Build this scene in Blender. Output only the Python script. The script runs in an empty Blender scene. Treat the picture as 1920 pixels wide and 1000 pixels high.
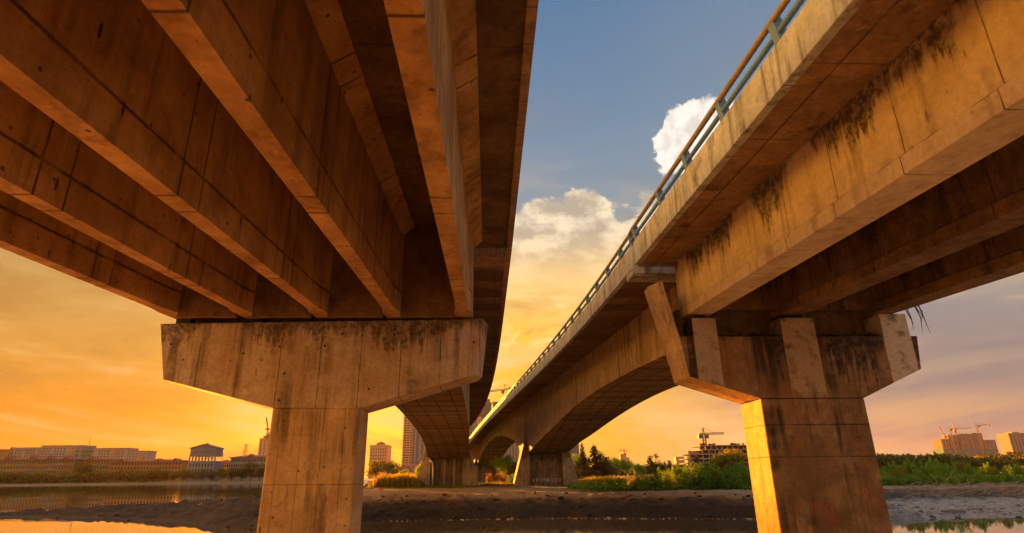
import bpy, math, random
import numpy as np
from mathutils import Vector, Matrix
R = math.radians
random.seed(7); rng = np.random.default_rng(7)
S = bpy.context.scene
COL = S.collection

# ------------------------------------------------------------------ camera
# world axes: +Y runs along the bridges, +X to the right, camera at the origin, water at z = -2.6
FPX, CX, CY = 1093.0, 960.0, 500.0
def _n(v):
    v = np.array(v, float); return v / np.linalg.norm(v)
_u = _n([927.0 - CX, CY + 2566.0, FPX])
_z = np.array([0, 0, 1.0]); _fh = _n(_z - (_z @ _u) * _u)
_r = _n(np.array([1.0, 0, 0]) - _u[0] * _u); _r = _n(_r - (_r @ _fh) * _fh)
_az = R(-2.44); _ca, _sa = math.cos(_az), math.sin(_az)
def _toworld(c):                       # camera-space vector (x right, y up, z forward) -> world
    X, Y, Z = c @ _r, c @ _fh, c @ _u
    return np.array([X * _ca - Y * _sa, X * _sa + Y * _ca, Z])
def at(px, py, D):                     # photo pixel -> point at distance D along the bridges
    d = _toworld(np.array([px - CX, CY - py, FPX])); return d * D / d[1]
cam = bpy.data.cameras.new('camera'); camo = bpy.data.objects.new('camera', cam); COL.objects.link(camo)
cam.sensor_width = 36; cam.lens = 36 * FPX / 1920; cam.clip_start = 0.05; cam.clip_end = 20000
_cx, _cy, _cz = (_toworld(np.array(v, float)) for v in ([1, 0, 0], [0, 1, 0], [0, 0, -1]))
camo.matrix_world = Matrix(((_cx[0], _cy[0], _cz[0], 0), (_cx[1], _cy[1], _cz[1], 0), (_cx[2], _cy[2], _cz[2], 0), (0, 0, 0, 1)))
S.camera = camo

# ------------------------------------------------------------------ light
SUN_AZ, SUN_EL = -26.0, 2.8            # degrees from +Y (negative = left), above the horizon
EXPO = 2.9
sdir = Vector((math.sin(R(SUN_AZ)) * math.cos(R(SUN_EL)), math.cos(R(SUN_AZ)) * math.cos(R(SUN_EL)), math.sin(R(SUN_EL))))
sl = bpy.data.lights.new('sun', 'SUN'); sl.energy = 5.0; sl.angle = R(0.6); sl.color = (1.0, 0.30, 0.03)
so = bpy.data.objects.new('sun', sl); COL.objects.link(so)
so.rotation_euler = sdir.to_track_quat('Z', 'Y').to_euler(); so.location = (-300, 900, 300)
S.view_settings.view_transform = 'Standard'; S.view_settings.look = 'None'
S.view_settings.exposure = EXPO; S.view_settings.gamma = 1.0
S.cycles.use_denoising = True
S.cycles.max_bounces = 10; S.cycles.diffuse_bounces = 6; S.cycles.glossy_bounces = 4
S.cycles.sample_clamp_indirect = 6.0; S.cycles.caustics_reflective = True; S.cycles.blur_glossy = 0.12

class NT:
    def __init__(s, tree): s.t = tree; s.L = tree.links
    def n(s, typ, **kw):
        nd = s.t.nodes.new(typ)
        for k, v in kw.items(): setattr(nd, k, v)
        return nd
    def put(s, sock, v):
        if v is None: return
        if hasattr(v, 'is_linked') or hasattr(v, 'links'): s.L.new(v, sock)
        elif isinstance(v, (tuple, list)):
            if sock.type == 'RGBA': sock.default_value = tuple(v) + (1.0,) * (4 - len(v))
            else: sock.default_value = v
        else: sock.default_value = (v, v, v, 1) if sock.type == 'RGBA' else ((v, v, v) if sock.type == 'VECTOR' else v)
    def m(s, op, a, b=None, c=None, clamp=False):
        nd = s.n('ShaderNodeMath', operation=op, use_clamp=clamp)
        for i, v in enumerate((a, b, c)): s.put(nd.inputs[i], v)
        return nd.outputs[0]
    def v(s, op, a, b=None, scale=None):
        nd = s.n('ShaderNodeVectorMath', operation=op)
        s.put(nd.inputs[0], a)
        if b is not None: s.put(nd.inputs[1], b)
        if scale is not None: s.put(nd.inputs['Scale'], scale)
        return nd.outputs['Value'] if op in ('DOT_PRODUCT', 'LENGTH', 'DISTANCE') else nd.outputs[0]
    def xyz(s, vec):
        nd = s.n('ShaderNodeSeparateXYZ'); s.put(nd.inputs[0], vec); return nd.outputs
    def comb(s, x, y, z):
        nd = s.n('ShaderNodeCombineXYZ')
        for i, q in enumerate((x, y, z)): s.put(nd.inputs[i], q)
        return nd.outputs[0]
    def noise(s, vec, scale=1.0, detail=4.0, rough=0.55, col=False, dist=0.0):
        nd = s.n('ShaderNodeTexNoise'); s.put(nd.inputs['Vector'], vec)
        nd.inputs['Scale'].default_value = scale; nd.inputs['Detail'].default_value = detail
        nd.inputs['Roughness'].default_value = rough; nd.inputs['Distortion'].default_value = dist
        return nd.outputs[1 if col else 0]
    def voro(s, vec, scale=1.0, feature='F1', out='Distance'):
        nd = s.n('ShaderNodeTexVoronoi', feature=feature); s.put(nd.inputs['Vector'], vec)
        nd.inputs['Scale'].default_value = scale; return nd.outputs[out]
    def mr(s, v, a, b, c=0.0, d=1.0, smooth=True):
        nd = s.n('ShaderNodeMapRange', interpolation_type='SMOOTHSTEP' if smooth else 'LINEAR')
        for i, q in enumerate((v, a, b, c, d)): s.put(nd.inputs[i], q)
        return nd.outputs[0]
    def mix(s, f, a, b, blend='MIX'):
        nd = s.n('ShaderNodeMix', data_type='RGBA', blend_type=blend)
        s.put(nd.inputs[0], f); s.put(nd.inputs[6], a); s.put(nd.inputs[7], b); return nd.outputs[2]
    def ramp(s, f, stops, interp='LINEAR'):
        nd = s.n('ShaderNodeValToRGB'); cr = nd.color_ramp; cr.interpolation = interp
        while len(cr.elements) < len(stops): cr.elements.new(0.5)
        for e, (p, c) in zip(cr.elements, stops): e.position = p; e.color = tuple(c) + (1,)
        s.put(nd.inputs[0], f); return nd.outputs[0]

# ------------------------------------------------------------------ sky (world)
W = bpy.data.worlds.new('World'); S.world = W; W.use_nodes = True; W.node_tree.nodes.clear()
w = NT(W.node_tree)
gen = w.n('ShaderNodeTexCoord').outputs['Generated']
vx, vy, vz = w.xyz(gen)
azm = w.m('MULTIPLY', w.m('ARCTAN2', vx, vy), 57.29578)      # degrees, negative to the left
elv = w.m('MULTIPLY', w.m('ARCSINE', vz), 57.29578)
e01 = w.m('DIVIDE', elv, 60.0, clamp=True)
# wide ramps by elevation: sunset side, middle, right-hand side
left = w.ramp(e01, [(0.0, (0.54, 0.21, 0.018)), (0.09, (0.60, 0.265, 0.026)), (0.17, (0.56, 0.315, 0.068)), (0.26, (0.51, 0.335, 0.115)), (0.36, (0.43, 0.325, 0.155)), (0.55, (0.32, 0.33, 0.30)), (0.8, (0.12, 0.21, 0.33)), (1, (0.08, 0.16, 0.30))])
midc = w.ramp(e01, [(0.0, (0.88, 0.38, 0.035)), (0.12, (1.0, 0.49, 0.042)), (0.22, (1.02, 0.56, 0.080)), (0.29, (0.90, 0.60, 0.17)), (0.35, (0.52, 0.47, 0.32)), (0.42, (0.215, 0.32, 0.38)), (0.52, (0.145, 0.275, 0.40)), (0.75, (0.085, 0.20, 0.36)), (1, (0.07, 0.15, 0.30))])
right = w.ramp(e01, [(0.0, (0.66, 0.38, 0.19)), (0.07, (0.62, 0.37, 0.20)), (0.14, (0.40, 0.31, 0.24)), (0.20, (0.31, 0.285, 0.275)), (0.33, (0.31, 0.31, 0.32)), (0.5, (0.22, 0.30, 0.38)), (0.8, (0.12, 0.22, 0.36)), (1, (0.08, 0.16, 0.30))])
back = w.ramp(e01, [(0.0, (0.52, 0.33, 0.22)), (0.3, (0.44, 0.31, 0.24)), (0.7, (0.22, 0.22, 0.27)), (1, (0.12, 0.16, 0.26))])
c = w.mix(w.mr(azm, -26, -2), left, midc)
c = w.mix(w.mr(azm, 8, 30), c, right)
back = w.mix(w.mr(vy, -0.45, -0.95), back, w.mix(e01, (0.95, 0.70, 0.42), (0.2, 0.2, 0.24)))  # unseen sky behind the camera brightened to light the front faces
back = w.mix(w.m('MULTIPLY', w.mr(azm, 44, 60), w.mr(azm, 150, 125)), back, w.mix(e01, (1.35, 1.15, 0.95), (0.4, 0.5, 0.62)))  # unseen sky off right brightened to light the right-facing webs
bk = w.m('MAXIMUM', w.mr(azm, 60, 110), w.mr(azm, -70, -120))
c = w.mix(bk, c, back)
sidel = w.m('MULTIPLY', w.mr(azm, -48, -62), w.mr(azm, -150, -110))      # bright patch added to the unseen sky off left, lights the undersides
c = w.mix(w.m('MULTIPLY', sidel, w.mr(elv, 45, 10)), c, (9.5, 3.9, 0.22))
c = w.mix(w.mr(elv, 50, 66), c, (1.1, 1.1, 1.1))                       # white brightness added to the unseen sky overhead as top light
# sky glow, set apart from the sun lamp's direction
GLOW = (math.sin(R(-13)) * math.cos(R(4)), math.cos(R(-13)) * math.cos(R(4)), math.sin(R(4)))   # brightest part of the hazy sky
sd = w.v('DOT_PRODUCT', gen, GLOW)
g1 = w.m('POWER', w.m('MAXIMUM', sd, 0.0), 60.0); g2 = w.m('POWER', w.m('MAXIMUM', sd, 0.0), 8.0)
c = w.mix(w.m('MULTIPLY', g1, 0.9), c, (1.7, 0.80, 0.07), 'MIX')
c = w.mix(w.m('MULTIPLY', g2, 0.10), c, (1.5, 0.55, 0.03), 'ADD')
# thin streaked cloud veils
uvs = w.comb(w.m('MULTIPLY', azm, 0.035), w.m('MULTIPLY', elv, 0.16), 3.0)
st = w.noise(uvs, 1.0, 7.0, 0.6, dist=0.6)
c = w.mix(w.m('MULTIPLY', w.mr(st, 0.47, 0.66), w.mr(elv, 34, 14, 0, 0.6)), c, (0.95, 0.62, 0.26), 'MIX')
c = w.mix(w.m('MULTIPLY', w.mr(st, 0.50, 0.34), w.mr(elv, 44, 4, 0, 0.75)), c, w.mix(w.mr(azm, 5, 25), (0.42, 0.22, 0.055), (0.27, 0.225, 0.225)), 'MIX')
mw = w.noise(w.v('ADD', w.comb(w.m('MULTIPLY', azm, 0.09), w.m('MULTIPLY', elv, 0.22), 0.0), (2.2, 5.1, 6.0)), 1.3, 8.0, 0.62, dist=0.8)
mmask = w.m('MULTIPLY', w.m('MULTIPLY', w.mr(azm, -12, -2), w.mr(azm, 34, 20)), w.m('MULTIPLY', w.mr(elv, 5, 9), w.mr(elv, 24, 18)))
c = w.mix(w.m('MULTIPLY', mmask, w.mr(mw, 0.50, 0.66, 0, 0.75)), c, (1.1, 0.82, 0.36))
c = w.mix(w.m('MULTIPLY', mmask, w.mr(mw, 0.48, 0.34, 0, 0.65)), c, (0.62, 0.34, 0.09))
# the tall cloud bank in the gap between the bridges
pv = w.comb(w.m('MULTIPLY', azm, 0.10), w.m('MULTIPLY', elv, 0.17), 1.7)
cn = w.noise(pv, 1.3, 9.0, 0.58, dist=0.35)
top = w.m('ADD', elv, w.m('MULTIPLY', w.m('SUBTRACT', cn, 0.5), 14.0))
bank = w.m('MULTIPLY', w.mr(top, 25.6, 24.6), w.mr(top, 11.0, 21.0))
bank = w.m('MULTIPLY', bank, w.m('MULTIPLY', w.mr(azm, -8, 0), w.mr(azm, 24, 13)))
cs = w.noise(w.v('ADD', pv, (4.0, 1.0, 0.0)), 2.6, 8.0, 0.6)
bcol = w.mix(w.mr(cs, 0.38, 0.62), (0.52, 0.44, 0.33), (1.0, 0.84, 0.58))
bcol = w.mix(w.mr(elv, 24.0, 16.0), bcol, (1.05, 0.68, 0.24))
c = w.mix(w.m('MULTIPLY', bank, 0.92), c, bcol)
# the white cumulus beside the right-hand railing
_cd = _n(at(1318, 262, 10.0)); CAZ = math.degrees(math.atan2(_cd[0], _cd[1])); CEL = math.degrees(math.asin(_cd[2]))
da = w.m('DIVIDE', w.m('SUBTRACT', azm, CAZ), 5.6); de = w.m('DIVIDE', w.m('SUBTRACT', elv, CEL), 4.0)
rr = w.m('SQRT', w.m('ADD', w.m('MULTIPLY', da, da), w.m('MULTIPLY', de, de)))
qn = w.noise(w.comb(w.m('MULTIPLY', azm, 0.33), w.m('MULTIPLY', elv, 0.33), 5.0), 1.0, 8.0, 0.62)
cum = w.mr(w.m('ADD', rr, w.m('MULTIPLY', w.m('SUBTRACT', qn, 0.5), 1.7)), 0.99, 0.86)
cum2 = w.noise(w.comb(w.m('MULTIPLY', azm, 0.6), w.m('MULTIPLY', elv, 0.6), 2.0), 1.0, 6.0)
c = w.mix(cum, c, w.mix(w.mr(cum2, 0.35, 0.6), (0.80, 0.74, 0.66), (1.05, 0.98, 0.88)))
# pink puffs low on the right
pk = w.noise(w.comb(w.m('MULTIPLY', azm, 0.13), w.m('MULTIPLY', elv, 0.30), 9.0), 1.0, 7.0, 0.58)
pkm = w.m('MULTIPLY', w.mr(pk, 0.50, 0.66), w.m('MULTIPLY', w.mr(azm, 24, 32), w.m('MULTIPLY', w.mr(elv, 8, 12), w.mr(elv, 24, 17))))
c = w.mix(w.m('MULTIPLY', pkm, 0.75), c, (0.85, 0.50, 0.34))
c = w.mix(w.mr(vz, 0.0, -0.03), c, (0.20, 0.12, 0.05))
bg = w.n('ShaderNodeBackground'); w.put(bg.inputs['Color'], c); bg.inputs['Strength'].default_value = 1.0 / 2 ** EXPO
w.L.new(bg.outputs[0], w.n('ShaderNodeOutputWorld').inputs['Surface'])

# ------------------------------------------------------------------ materials
def newmat(name):
    m = bpy.data.materials.new(name); m.use_nodes = True; t = NT(m.node_tree)
    bs = m.node_tree.nodes['Principled BSDF']; return m, t, bs
SL = 0.0488
def concrete(name, c1, c2, dark=(0.035, 0.022, 0.014), streak=0.5, stain_top=None, spots=0.0, ylines=None, xlines=None,
             zlines=(), slope=0.0, rough=0.86, blot=0.5, fineamt=0.36, dash=0.0, boards=None, blotdark=0.0, patch=None):
    m, t, bs = newmat(name)
    P = t.n('ShaderNodeTexCoord').outputs['Object']; x, y, z = t.xyz(P)
    zp = t.m('SUBTRACT', z, t.m('MULTIPLY', y, slope)) if slope else z
    big = t.noise(P, 0.6, 8, 0.66); fine = t.noise(P, 9.0, 5, 0.65); med = t.noise(P, 2.3, 6, 0.62)
    col = t.mix(t.mr(big, 0.5 - 0.15, 0.5 + 0.15), c1, c2)
    col = t.mix(t.m('MULTIPLY', t.mr(med, 0.35, 0.7), blot), col, tuple(q * 0.62 for q in c2))
    sv = t.comb(t.m('MULTIPLY', x, 2.6), t.m('MULTIPLY', y, 2.6), t.m('MULTIPLY', z, 0.16))
    sn = t.noise(sv, 1.0, 6, 0.6)
    sm = t.m('MULTIPLY', t.mr(sn, 0.47, 0.66), t.mr(t.noise(P, 0.8, 3), 0.33, 0.58))
    col = t.mix(t.m('MULTIPLY', sm, streak), col, tuple(0.28 * q + 0.4 * d for q, d in zip(c2, dark)))
    rust = t.m('MULTIPLY', t.mr(t.noise(t.v('ADD', sv, (2.1, 9.3, 4.0)), 0.8, 6, 0.6), 0.50, 0.66), t.mr(t.noise(P, 0.5, 4), 0.40, 0.6))
    col = t.mix(t.m('MULTIPLY', rust, 0.55 * streak), col, (0.30, 0.125, 0.035))
    lime = t.m('MULTIPLY', t.mr(t.noise(t.v('ADD', sv, (7.1, 3.3, 1.0)), 1.3, 6, 0.62), 0.60, 0.74), t.mr(t.noise(P, 0.6, 4), 0.45, 0.62))
    col = t.mix(t.m('MULTIPLY', lime, 0.45), col, tuple(min(q * 1.35 + 0.06, 0.7) for q in c1))
    if blotdark:
        col = t.mix(t.m('MULTIPLY', t.mr(t.noise(P, 1.1, 8, 0.68, dist=0.8), 0.55, 0.70), blotdark), col, dark)
    if stain_top:                                    # dark run-off stains hanging from a ledge, uneven in length
        zt, rng_, amt = stain_top
        lx_, ly_ = t.m('MULTIPLY', x, 1.0), t.m('MULTIPLY', y, 1.0)
        low = t.mr(t.noise(t.comb(lx_, ly_, 0.0), 0.55, 3, 0.5), 0.34, 0.66, 0.05, 1.0)
        s2 = t.noise(t.comb(t.m('MULTIPLY', x, 5.0), t.m('MULTIPLY', y, 5.0), t.m('MULTIPLY', z, 0.45)), 1.0, 8, 0.7, dist=0.3)
        ln = t.m('MULTIPLY', t.m('MULTIPLY', low, rng_ * 1.7), t.mr(s2, 0.30, 0.68, 0.1, 1.5, False))
        hh = t.m('SUBTRACT', zt, zp)
        drip = t.mr(t.m('SUBTRACT', ln, hh), -0.22 * rng_, 0.35 * rng_)
        tex = t.mr(t.noise(P, 4.5, 8, 0.75), 0.36, 0.58, 0.35, 1.0)
        col = t.mix(t.m('MULTIPLY', t.m('MULTIPLY', drip, tex), amt), col, dark)
    if patch:                                        # pale repaired panels: list of (axis, a0, a1)
        for ax, a0, a1, pc in patch:
            q = (x, y, z)[ax]
            k = t.m('MULTIPLY', t.m('MULTIPLY', t.mr(q, a0 - 0.02, a0 + 0.02), t.mr(q, a1 + 0.02, a1 - 0.02)), t.mr(t.m('ADD', z, t.m('MULTIPLY', med, 1.2)), 2.7, 3.5))
            col = t.mix(t.m('MULTIPLY', k, t.mr(t.noise(P, 1.7, 6, 0.65), 0.34, 0.5, 0.25, 0.85)), col, pc)
    if spots:
        vd = t.voro(P, 2.4); col = t.mix(t.m('MULTIPLY', t.mr(vd, 0.105, 0.075), spots), col, dark)
        vd2 = t.voro(t.v('ADD', P, (3.3, 1.7, 2.2)), 7.0); col = t.mix(t.m('MULTIPLY', t.mr(vd2, 0.13, 0.09), spots * 0.7), col, dark)
    if dash:                                         # weeping tie holes: short dark dashes
        vd3 = t.voro(t.comb(t.m('MULTIPLY', x, 2.0), t.m('MULTIPLY', y, 2.0), t.m('MULTIPLY', zp, 0.55)), 1.0)
        col = t.mix(t.m('MULTIPLY', t.mr(vd3, 0.085, 0.06), dash), col, dark)
    wob = t.m('MULTIPLY', t.m('SUBTRACT', t.noise(P, 2.0, 4), 0.5), 0.05)
    lm = None
    def addline(q, sp, off, wd):
        nonlocal lm
        f = t.m('ABSOLUTE', t.m('SUBTRACT', t.m('FRACT', t.m('ADD', t.m('DIVIDE', t.m('ADD', t.m('SUBTRACT', q, off), wob), sp), 0.5)), 0.5))
        k = t.mr(t.m('MULTIPLY', f, sp), wd * 1.6, wd * 0.5)
        k = t.m('MULTIPLY', k, t.mr(t.noise(P, 1.6, 4), 0.3, 0.55, 0.35, 1.0))
        lm = k if lm is None else t.m('MAXIMUM', lm, k)
    for arg in (ylines or ()): addline(y, *arg)
    for arg in (xlines or ()): addline(x, *arg)
    for zz, wd in zlines: addline(zp, 400.0, zz, wd)
    if boards:                                       # board-marked soffit: narrow planks across the span
        ax, sp = boards
        q = (x, y, z)[ax]
        idx = t.m('FLOOR', t.m('DIVIDE', t.m('ADD', q, t.m('MULTIPLY', wob, 0.5)), sp))
        wn = t.n('ShaderNodeTexWhiteNoise', noise_dimensions='1D'); t.put(wn.inputs['W'], idx)
        col = t.mix(t.m('MULTIPLY', wn.outputs['Value'], 0.75), col, tuple(q_ * 0.35 for q_ in c2))
        addline(q, sp, 0.0, 0.045)
    if lm is not None: col = t.mix(t.m('MULTIPLY', lm, 0.85), col, dark)
    col = t.mix(t.mr(fine, 0.3, 0.75, 0.0, fineamt), col, (0.0, 0.0, 0.0), 'MIX')
    t.put(bs.inputs['Base Color'], col); bs.inputs['Roughness'].default_value = rough
    bs.inputs['Specular IOR Level'].default_value = 0.3
    bmp = t.n('ShaderNodeBump'); bmp.inputs['Strength'].default_value = 0.55; bmp.inputs['Distance'].default_value = 0.03
    hgt = t.m('ADD', t.m('MULTIPLY', fine, 0.5), t.m('MULTIPLY', med, 0.6))
    if lm is not None: hgt = t.m('SUBTRACT', hgt, t.m('MULTIPLY', lm, 0.6))
    t.put(bmp.inputs['Height'], hgt); t.L.new(bmp.outputs[0], bs.inputs['Normal'])
    return m
def plain(name, col, rough=0.6, metal=0.0, var=0.25, scale=3.0, spec=0.4, col2=None):
    m, t, bs = newmat(name)
    P = t.n('ShaderNodeTexCoord').outputs['Object']
    nz = t.noise(P, scale, 5, 0.6)
    t.put(bs.inputs['Base Color'], t.mix(t.mr(nz, 0.3, 0.7), tuple(q * (1 - var) for q in col), col2 or col))
    bs.inputs['Roughness'].default_value = rough; bs.inputs['Metallic'].default_value = metal
    bs.inputs['Specular IOR Level'].default_value = spec
    return m
def leafmat(name, a, b, transl=0.55):
    m, t, bs = newmat(name)
    isl = t.n('ShaderNodeNewGeometry').outputs['Random Per Island']
    P = t.n('ShaderNodeTexCoord').outputs['Object']
    oi = t.n('ShaderNodeObjectInfo').outputs['Random']
    f = t.m('ADD', t.m('MULTIPLY', isl, 0.6), t.m('MULTIPLY', t.noise(P, 0.9, 3), 0.55))
    col = t.mix(t.mr(f, 0.25, 0.9), a, b)
    col = t.mix(t.m('MULTIPLY', oi, 0.35), col, tuple(q * 0.6 for q in a))
    t.put(bs.inputs['Base Color'], col); bs.inputs['Roughness'].default_value = 0.55
    bs.inputs['Specular IOR Level'].default_value = 0.25
    tr = t.n('ShaderNodeBsdfTranslucent'); t.put(tr.inputs['Color'], t.mix(0.3, col, (b[0] * 1.6, b[1] * 1.5, b[2])))
    mx = t.n('ShaderNodeMixShader'); mx.inputs[0].default_value = transl
    t.L.new(bs.outputs[0], mx.inputs[1]); t.L.new(tr.outputs[0], mx.inputs[2])
    t.L.new(mx.outputs[0], m.node_tree.nodes['Material Output'].inputs['Surface'])
    return m

CW1, CW2 = (0.52, 0.36, 0.21), (0.36, 0.23, 0.12)
M = {}
M['girder_l'] = concrete('girder_concrete', (0.52, 0.33, 0.14), (0.31, 0.17, 0.062), streak=0.55, spots=0.75, blot=0.3, fineamt=0.2, dash=0.9, blotdark=0.22, ylines=[(4.9, 3.70, 0.026), (4.9, 4.38, 0.022)], zlines=[(4.47, 0.032)], slope=SL)
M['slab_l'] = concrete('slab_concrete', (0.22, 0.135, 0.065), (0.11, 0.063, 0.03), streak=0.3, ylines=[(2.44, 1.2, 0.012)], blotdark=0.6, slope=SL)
M['edge_l'] = concrete('edge_concrete', (0.42, 0.30, 0.20), (0.30, 0.20, 0.12), ylines=[(0.9, 0.2, 0.012)], blotdark=0.3)
M['cap_l'] = concrete('cap_concrete', (0.52, 0.42, 0.32), (0.40, 0.29, 0.19), streak=0.8, stain_top=(4.55, 0.6, 0.8), spots=1.0, xlines=[(1.22, -3.92, 0.012)], blot=0.25, fineamt=0.25, dash=0.4, blotdark=0.5)
M['stem_l'] = concrete('stem_concrete', (0.54, 0.38, 0.21), (0.40, 0.26, 0.13), streak=0.85, spots=0.7, blot=0.25, fineamt=0.22, dash=0.6, blotdark=0.2, xlines=[(0.62, -6.1, 0.006)], zlines=[(-0.22, 0.008)])
M['box'] = concrete('box_web_concrete', (0.60, 0.45, 0.28), (0.46, 0.33, 0.19), streak=0.75, ylines=[(4.0, 2.0, 0.015), (1.0, 0.3, 0.006)], blotdark=0.25)
M['box_soffit'] = concrete('box_soffit_concrete', (0.58, 0.38, 0.19), (0.42, 0.26, 0.12), streak=0.2, boards=(1, 0.75), xlines=[(1.25, 0.1, 0.05)], blotdark=0.4)
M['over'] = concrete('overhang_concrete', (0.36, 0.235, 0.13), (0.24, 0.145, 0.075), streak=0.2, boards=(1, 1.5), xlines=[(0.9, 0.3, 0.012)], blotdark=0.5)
M['fascia'] = concrete('fascia_concrete', (0.56, 0.60, 0.62), (0.44, 0.46, 0.47), dark=(0.05, 0.04, 0.03), streak=0.9, stain_top=None, blotdark=0.6, blot=0.3, fineamt=0.25, ylines=[(2.85, 0.9, 0.01)])
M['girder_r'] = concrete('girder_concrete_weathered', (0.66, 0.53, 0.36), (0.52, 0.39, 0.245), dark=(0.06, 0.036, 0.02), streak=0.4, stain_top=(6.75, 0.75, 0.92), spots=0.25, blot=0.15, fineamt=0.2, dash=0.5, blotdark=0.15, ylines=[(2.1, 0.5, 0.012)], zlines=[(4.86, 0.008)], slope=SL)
M['girder_dark'] = concrete('girder_concrete_stained_shaded', (0.24, 0.14, 0.072), (0.13, 0.073, 0.038), dark=(0.016, 0.010, 0.007), streak=0.6, stain_top=(6.72, 1.2, 0.8), blotdark=0.5, ylines=[(2.1, 0.5, 0.012)], slope=SL)  # stains, plus a darker base for shade in the recesses between girders
M['slab_r'] = concrete('slab_concrete_stained', (0.40, 0.255, 0.13), (0.26, 0.155, 0.075), dark=(0.05, 0.026, 0.014), streak=0.2, blotdark=0.85, xlines=[(40, 6.55, 0.02)], ylines=[(2.85, 0.2, 0.012)])
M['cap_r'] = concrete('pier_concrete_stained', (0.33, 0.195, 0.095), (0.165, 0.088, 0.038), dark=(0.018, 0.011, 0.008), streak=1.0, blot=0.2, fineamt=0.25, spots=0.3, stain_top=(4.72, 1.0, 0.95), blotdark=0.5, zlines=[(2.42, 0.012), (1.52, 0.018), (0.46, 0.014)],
                      patch=[(0, 10.74, 12.0, (0.44, 0.30, 0.18)), (0, 14.5, 15.55, (0.56, 0.46, 0.38)), (0, 7.45, 8.33, (0.46, 0.34, 0.24)), (0, 7.17, 7.42, (0.025, 0.016, 0.010))])
M['pier_far'] = concrete('far_pier_concrete', (0.46, 0.34, 0.23), (0.33, 0.235, 0.155), streak=0.8, stain_top=(2.4, 0.6, 0.7), blotdark=0.5)
M['pier_wall_shaded'] = concrete('far_pier_wall_concrete_shaded', (0.26, 0.19, 0.13), (0.16, 0.11, 0.075), streak=0.9, stain_top=(2.4, 1.2, 0.85), blotdark=0.7)  # base darkened for shade on the recessed wall, plus stains
M['ear_sunlit'] = concrete('pier_ear_concrete_sunlit', (0.62, 0.44, 0.25), (0.46, 0.31, 0.16), streak=0.7, blotdark=0.55)  # paler base puts sunlight on the ear and cap side into colour
M['pier_side_sunlit'] = concrete('pier_side_concrete_sunlit', (0.60, 0.36, 0.13), (0.48, 0.27, 0.09), streak=0.6, zlines=[(1.52, 0.012), (0.46, 0.014)])  # orange sunlight painted into the colour of the stem's left face
M['rubble'] = concrete('rubble', (0.22, 0.15, 0.09), (0.10, 0.065, 0.04), blotdark=0.6)
M['rail_tan'] = plain('galvanised_pipe', (0.30, 0.25, 0.20), 0.5, 0.0)
M['post_blue'] = plain('painted_post', (0.13, 0.25, 0.48), 0.5, 0.2)
M['pipe_white'] = plain('white_pipe', (0.7, 0.66, 0.6), 0.5)
M['red_paint'] = plain('red_paint', (0.30, 0.035, 0.02), 0.7)
M['black_paint'] = plain('black_paint', (0.02, 0.02, 0.022), 0.7)
M['white_paint'] = plain('white_paint', (0.62, 0.62, 0.62), 0.7)
M['chalk'] = plain('chalk', (0.17, 0.10, 0.055), 0.9)

# ------------------------------------------------------------------ helpers
def tag(o, label=None, cat=None, group=None, kind=None):
    for k, q in (('label', label), ('category', cat), ('group', group), ('kind', kind)):
        if q: o[k] = q
    return o
def empty(name, loc=(0, 0, 0), rz=0.0, **kw):
    o = bpy.data.objects.new(name, None); COL.objects.link(o); o.location = loc; o.rotation_euler = (0, 0, rz)
    o.empty_display_size = 0.2
    return tag(o, **kw)
def mk(name, V, F, mat, parent=None, smooth=False, local=False):
    me = bpy.data.meshes.new(name); me.from_pydata([tuple(map(float, p)) for p in V], [], [tuple(map(int, f)) for f in F])
    if mat is not None:
        for q in (mat if isinstance(mat, (list, tuple)) else [mat]): me.materials.append(q)
    if smooth: me.shade_smooth()
    o = bpy.data.objects.new(name, me); COL.objects.link(o)
    if parent is not None: setpar(o, parent, local)
    return o
def rootof(o):
    while o.parent is not None: o = o.parent
    return o
def setpar(o, parent, local=False):
    o.parent = parent
    if not local:
        r = rootof(parent); o.matrix_parent_inverse = Matrix.Identity(4)
        if parent is r: o.matrix_parent_inverse = Matrix.Translation(-Vector(r.location))
def link_copy(o, parent=None):
    q = o.copy(); COL.objects.link(q)
    if parent is not None: q.parent = parent; q.matrix_parent_inverse = o.matrix_parent_inverse.copy()
    return q
def copy_tree(o, parent=None):
    q = link_copy(o, parent)
    for ch in list(o.children): copy_tree(ch, q)
    return q
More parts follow.
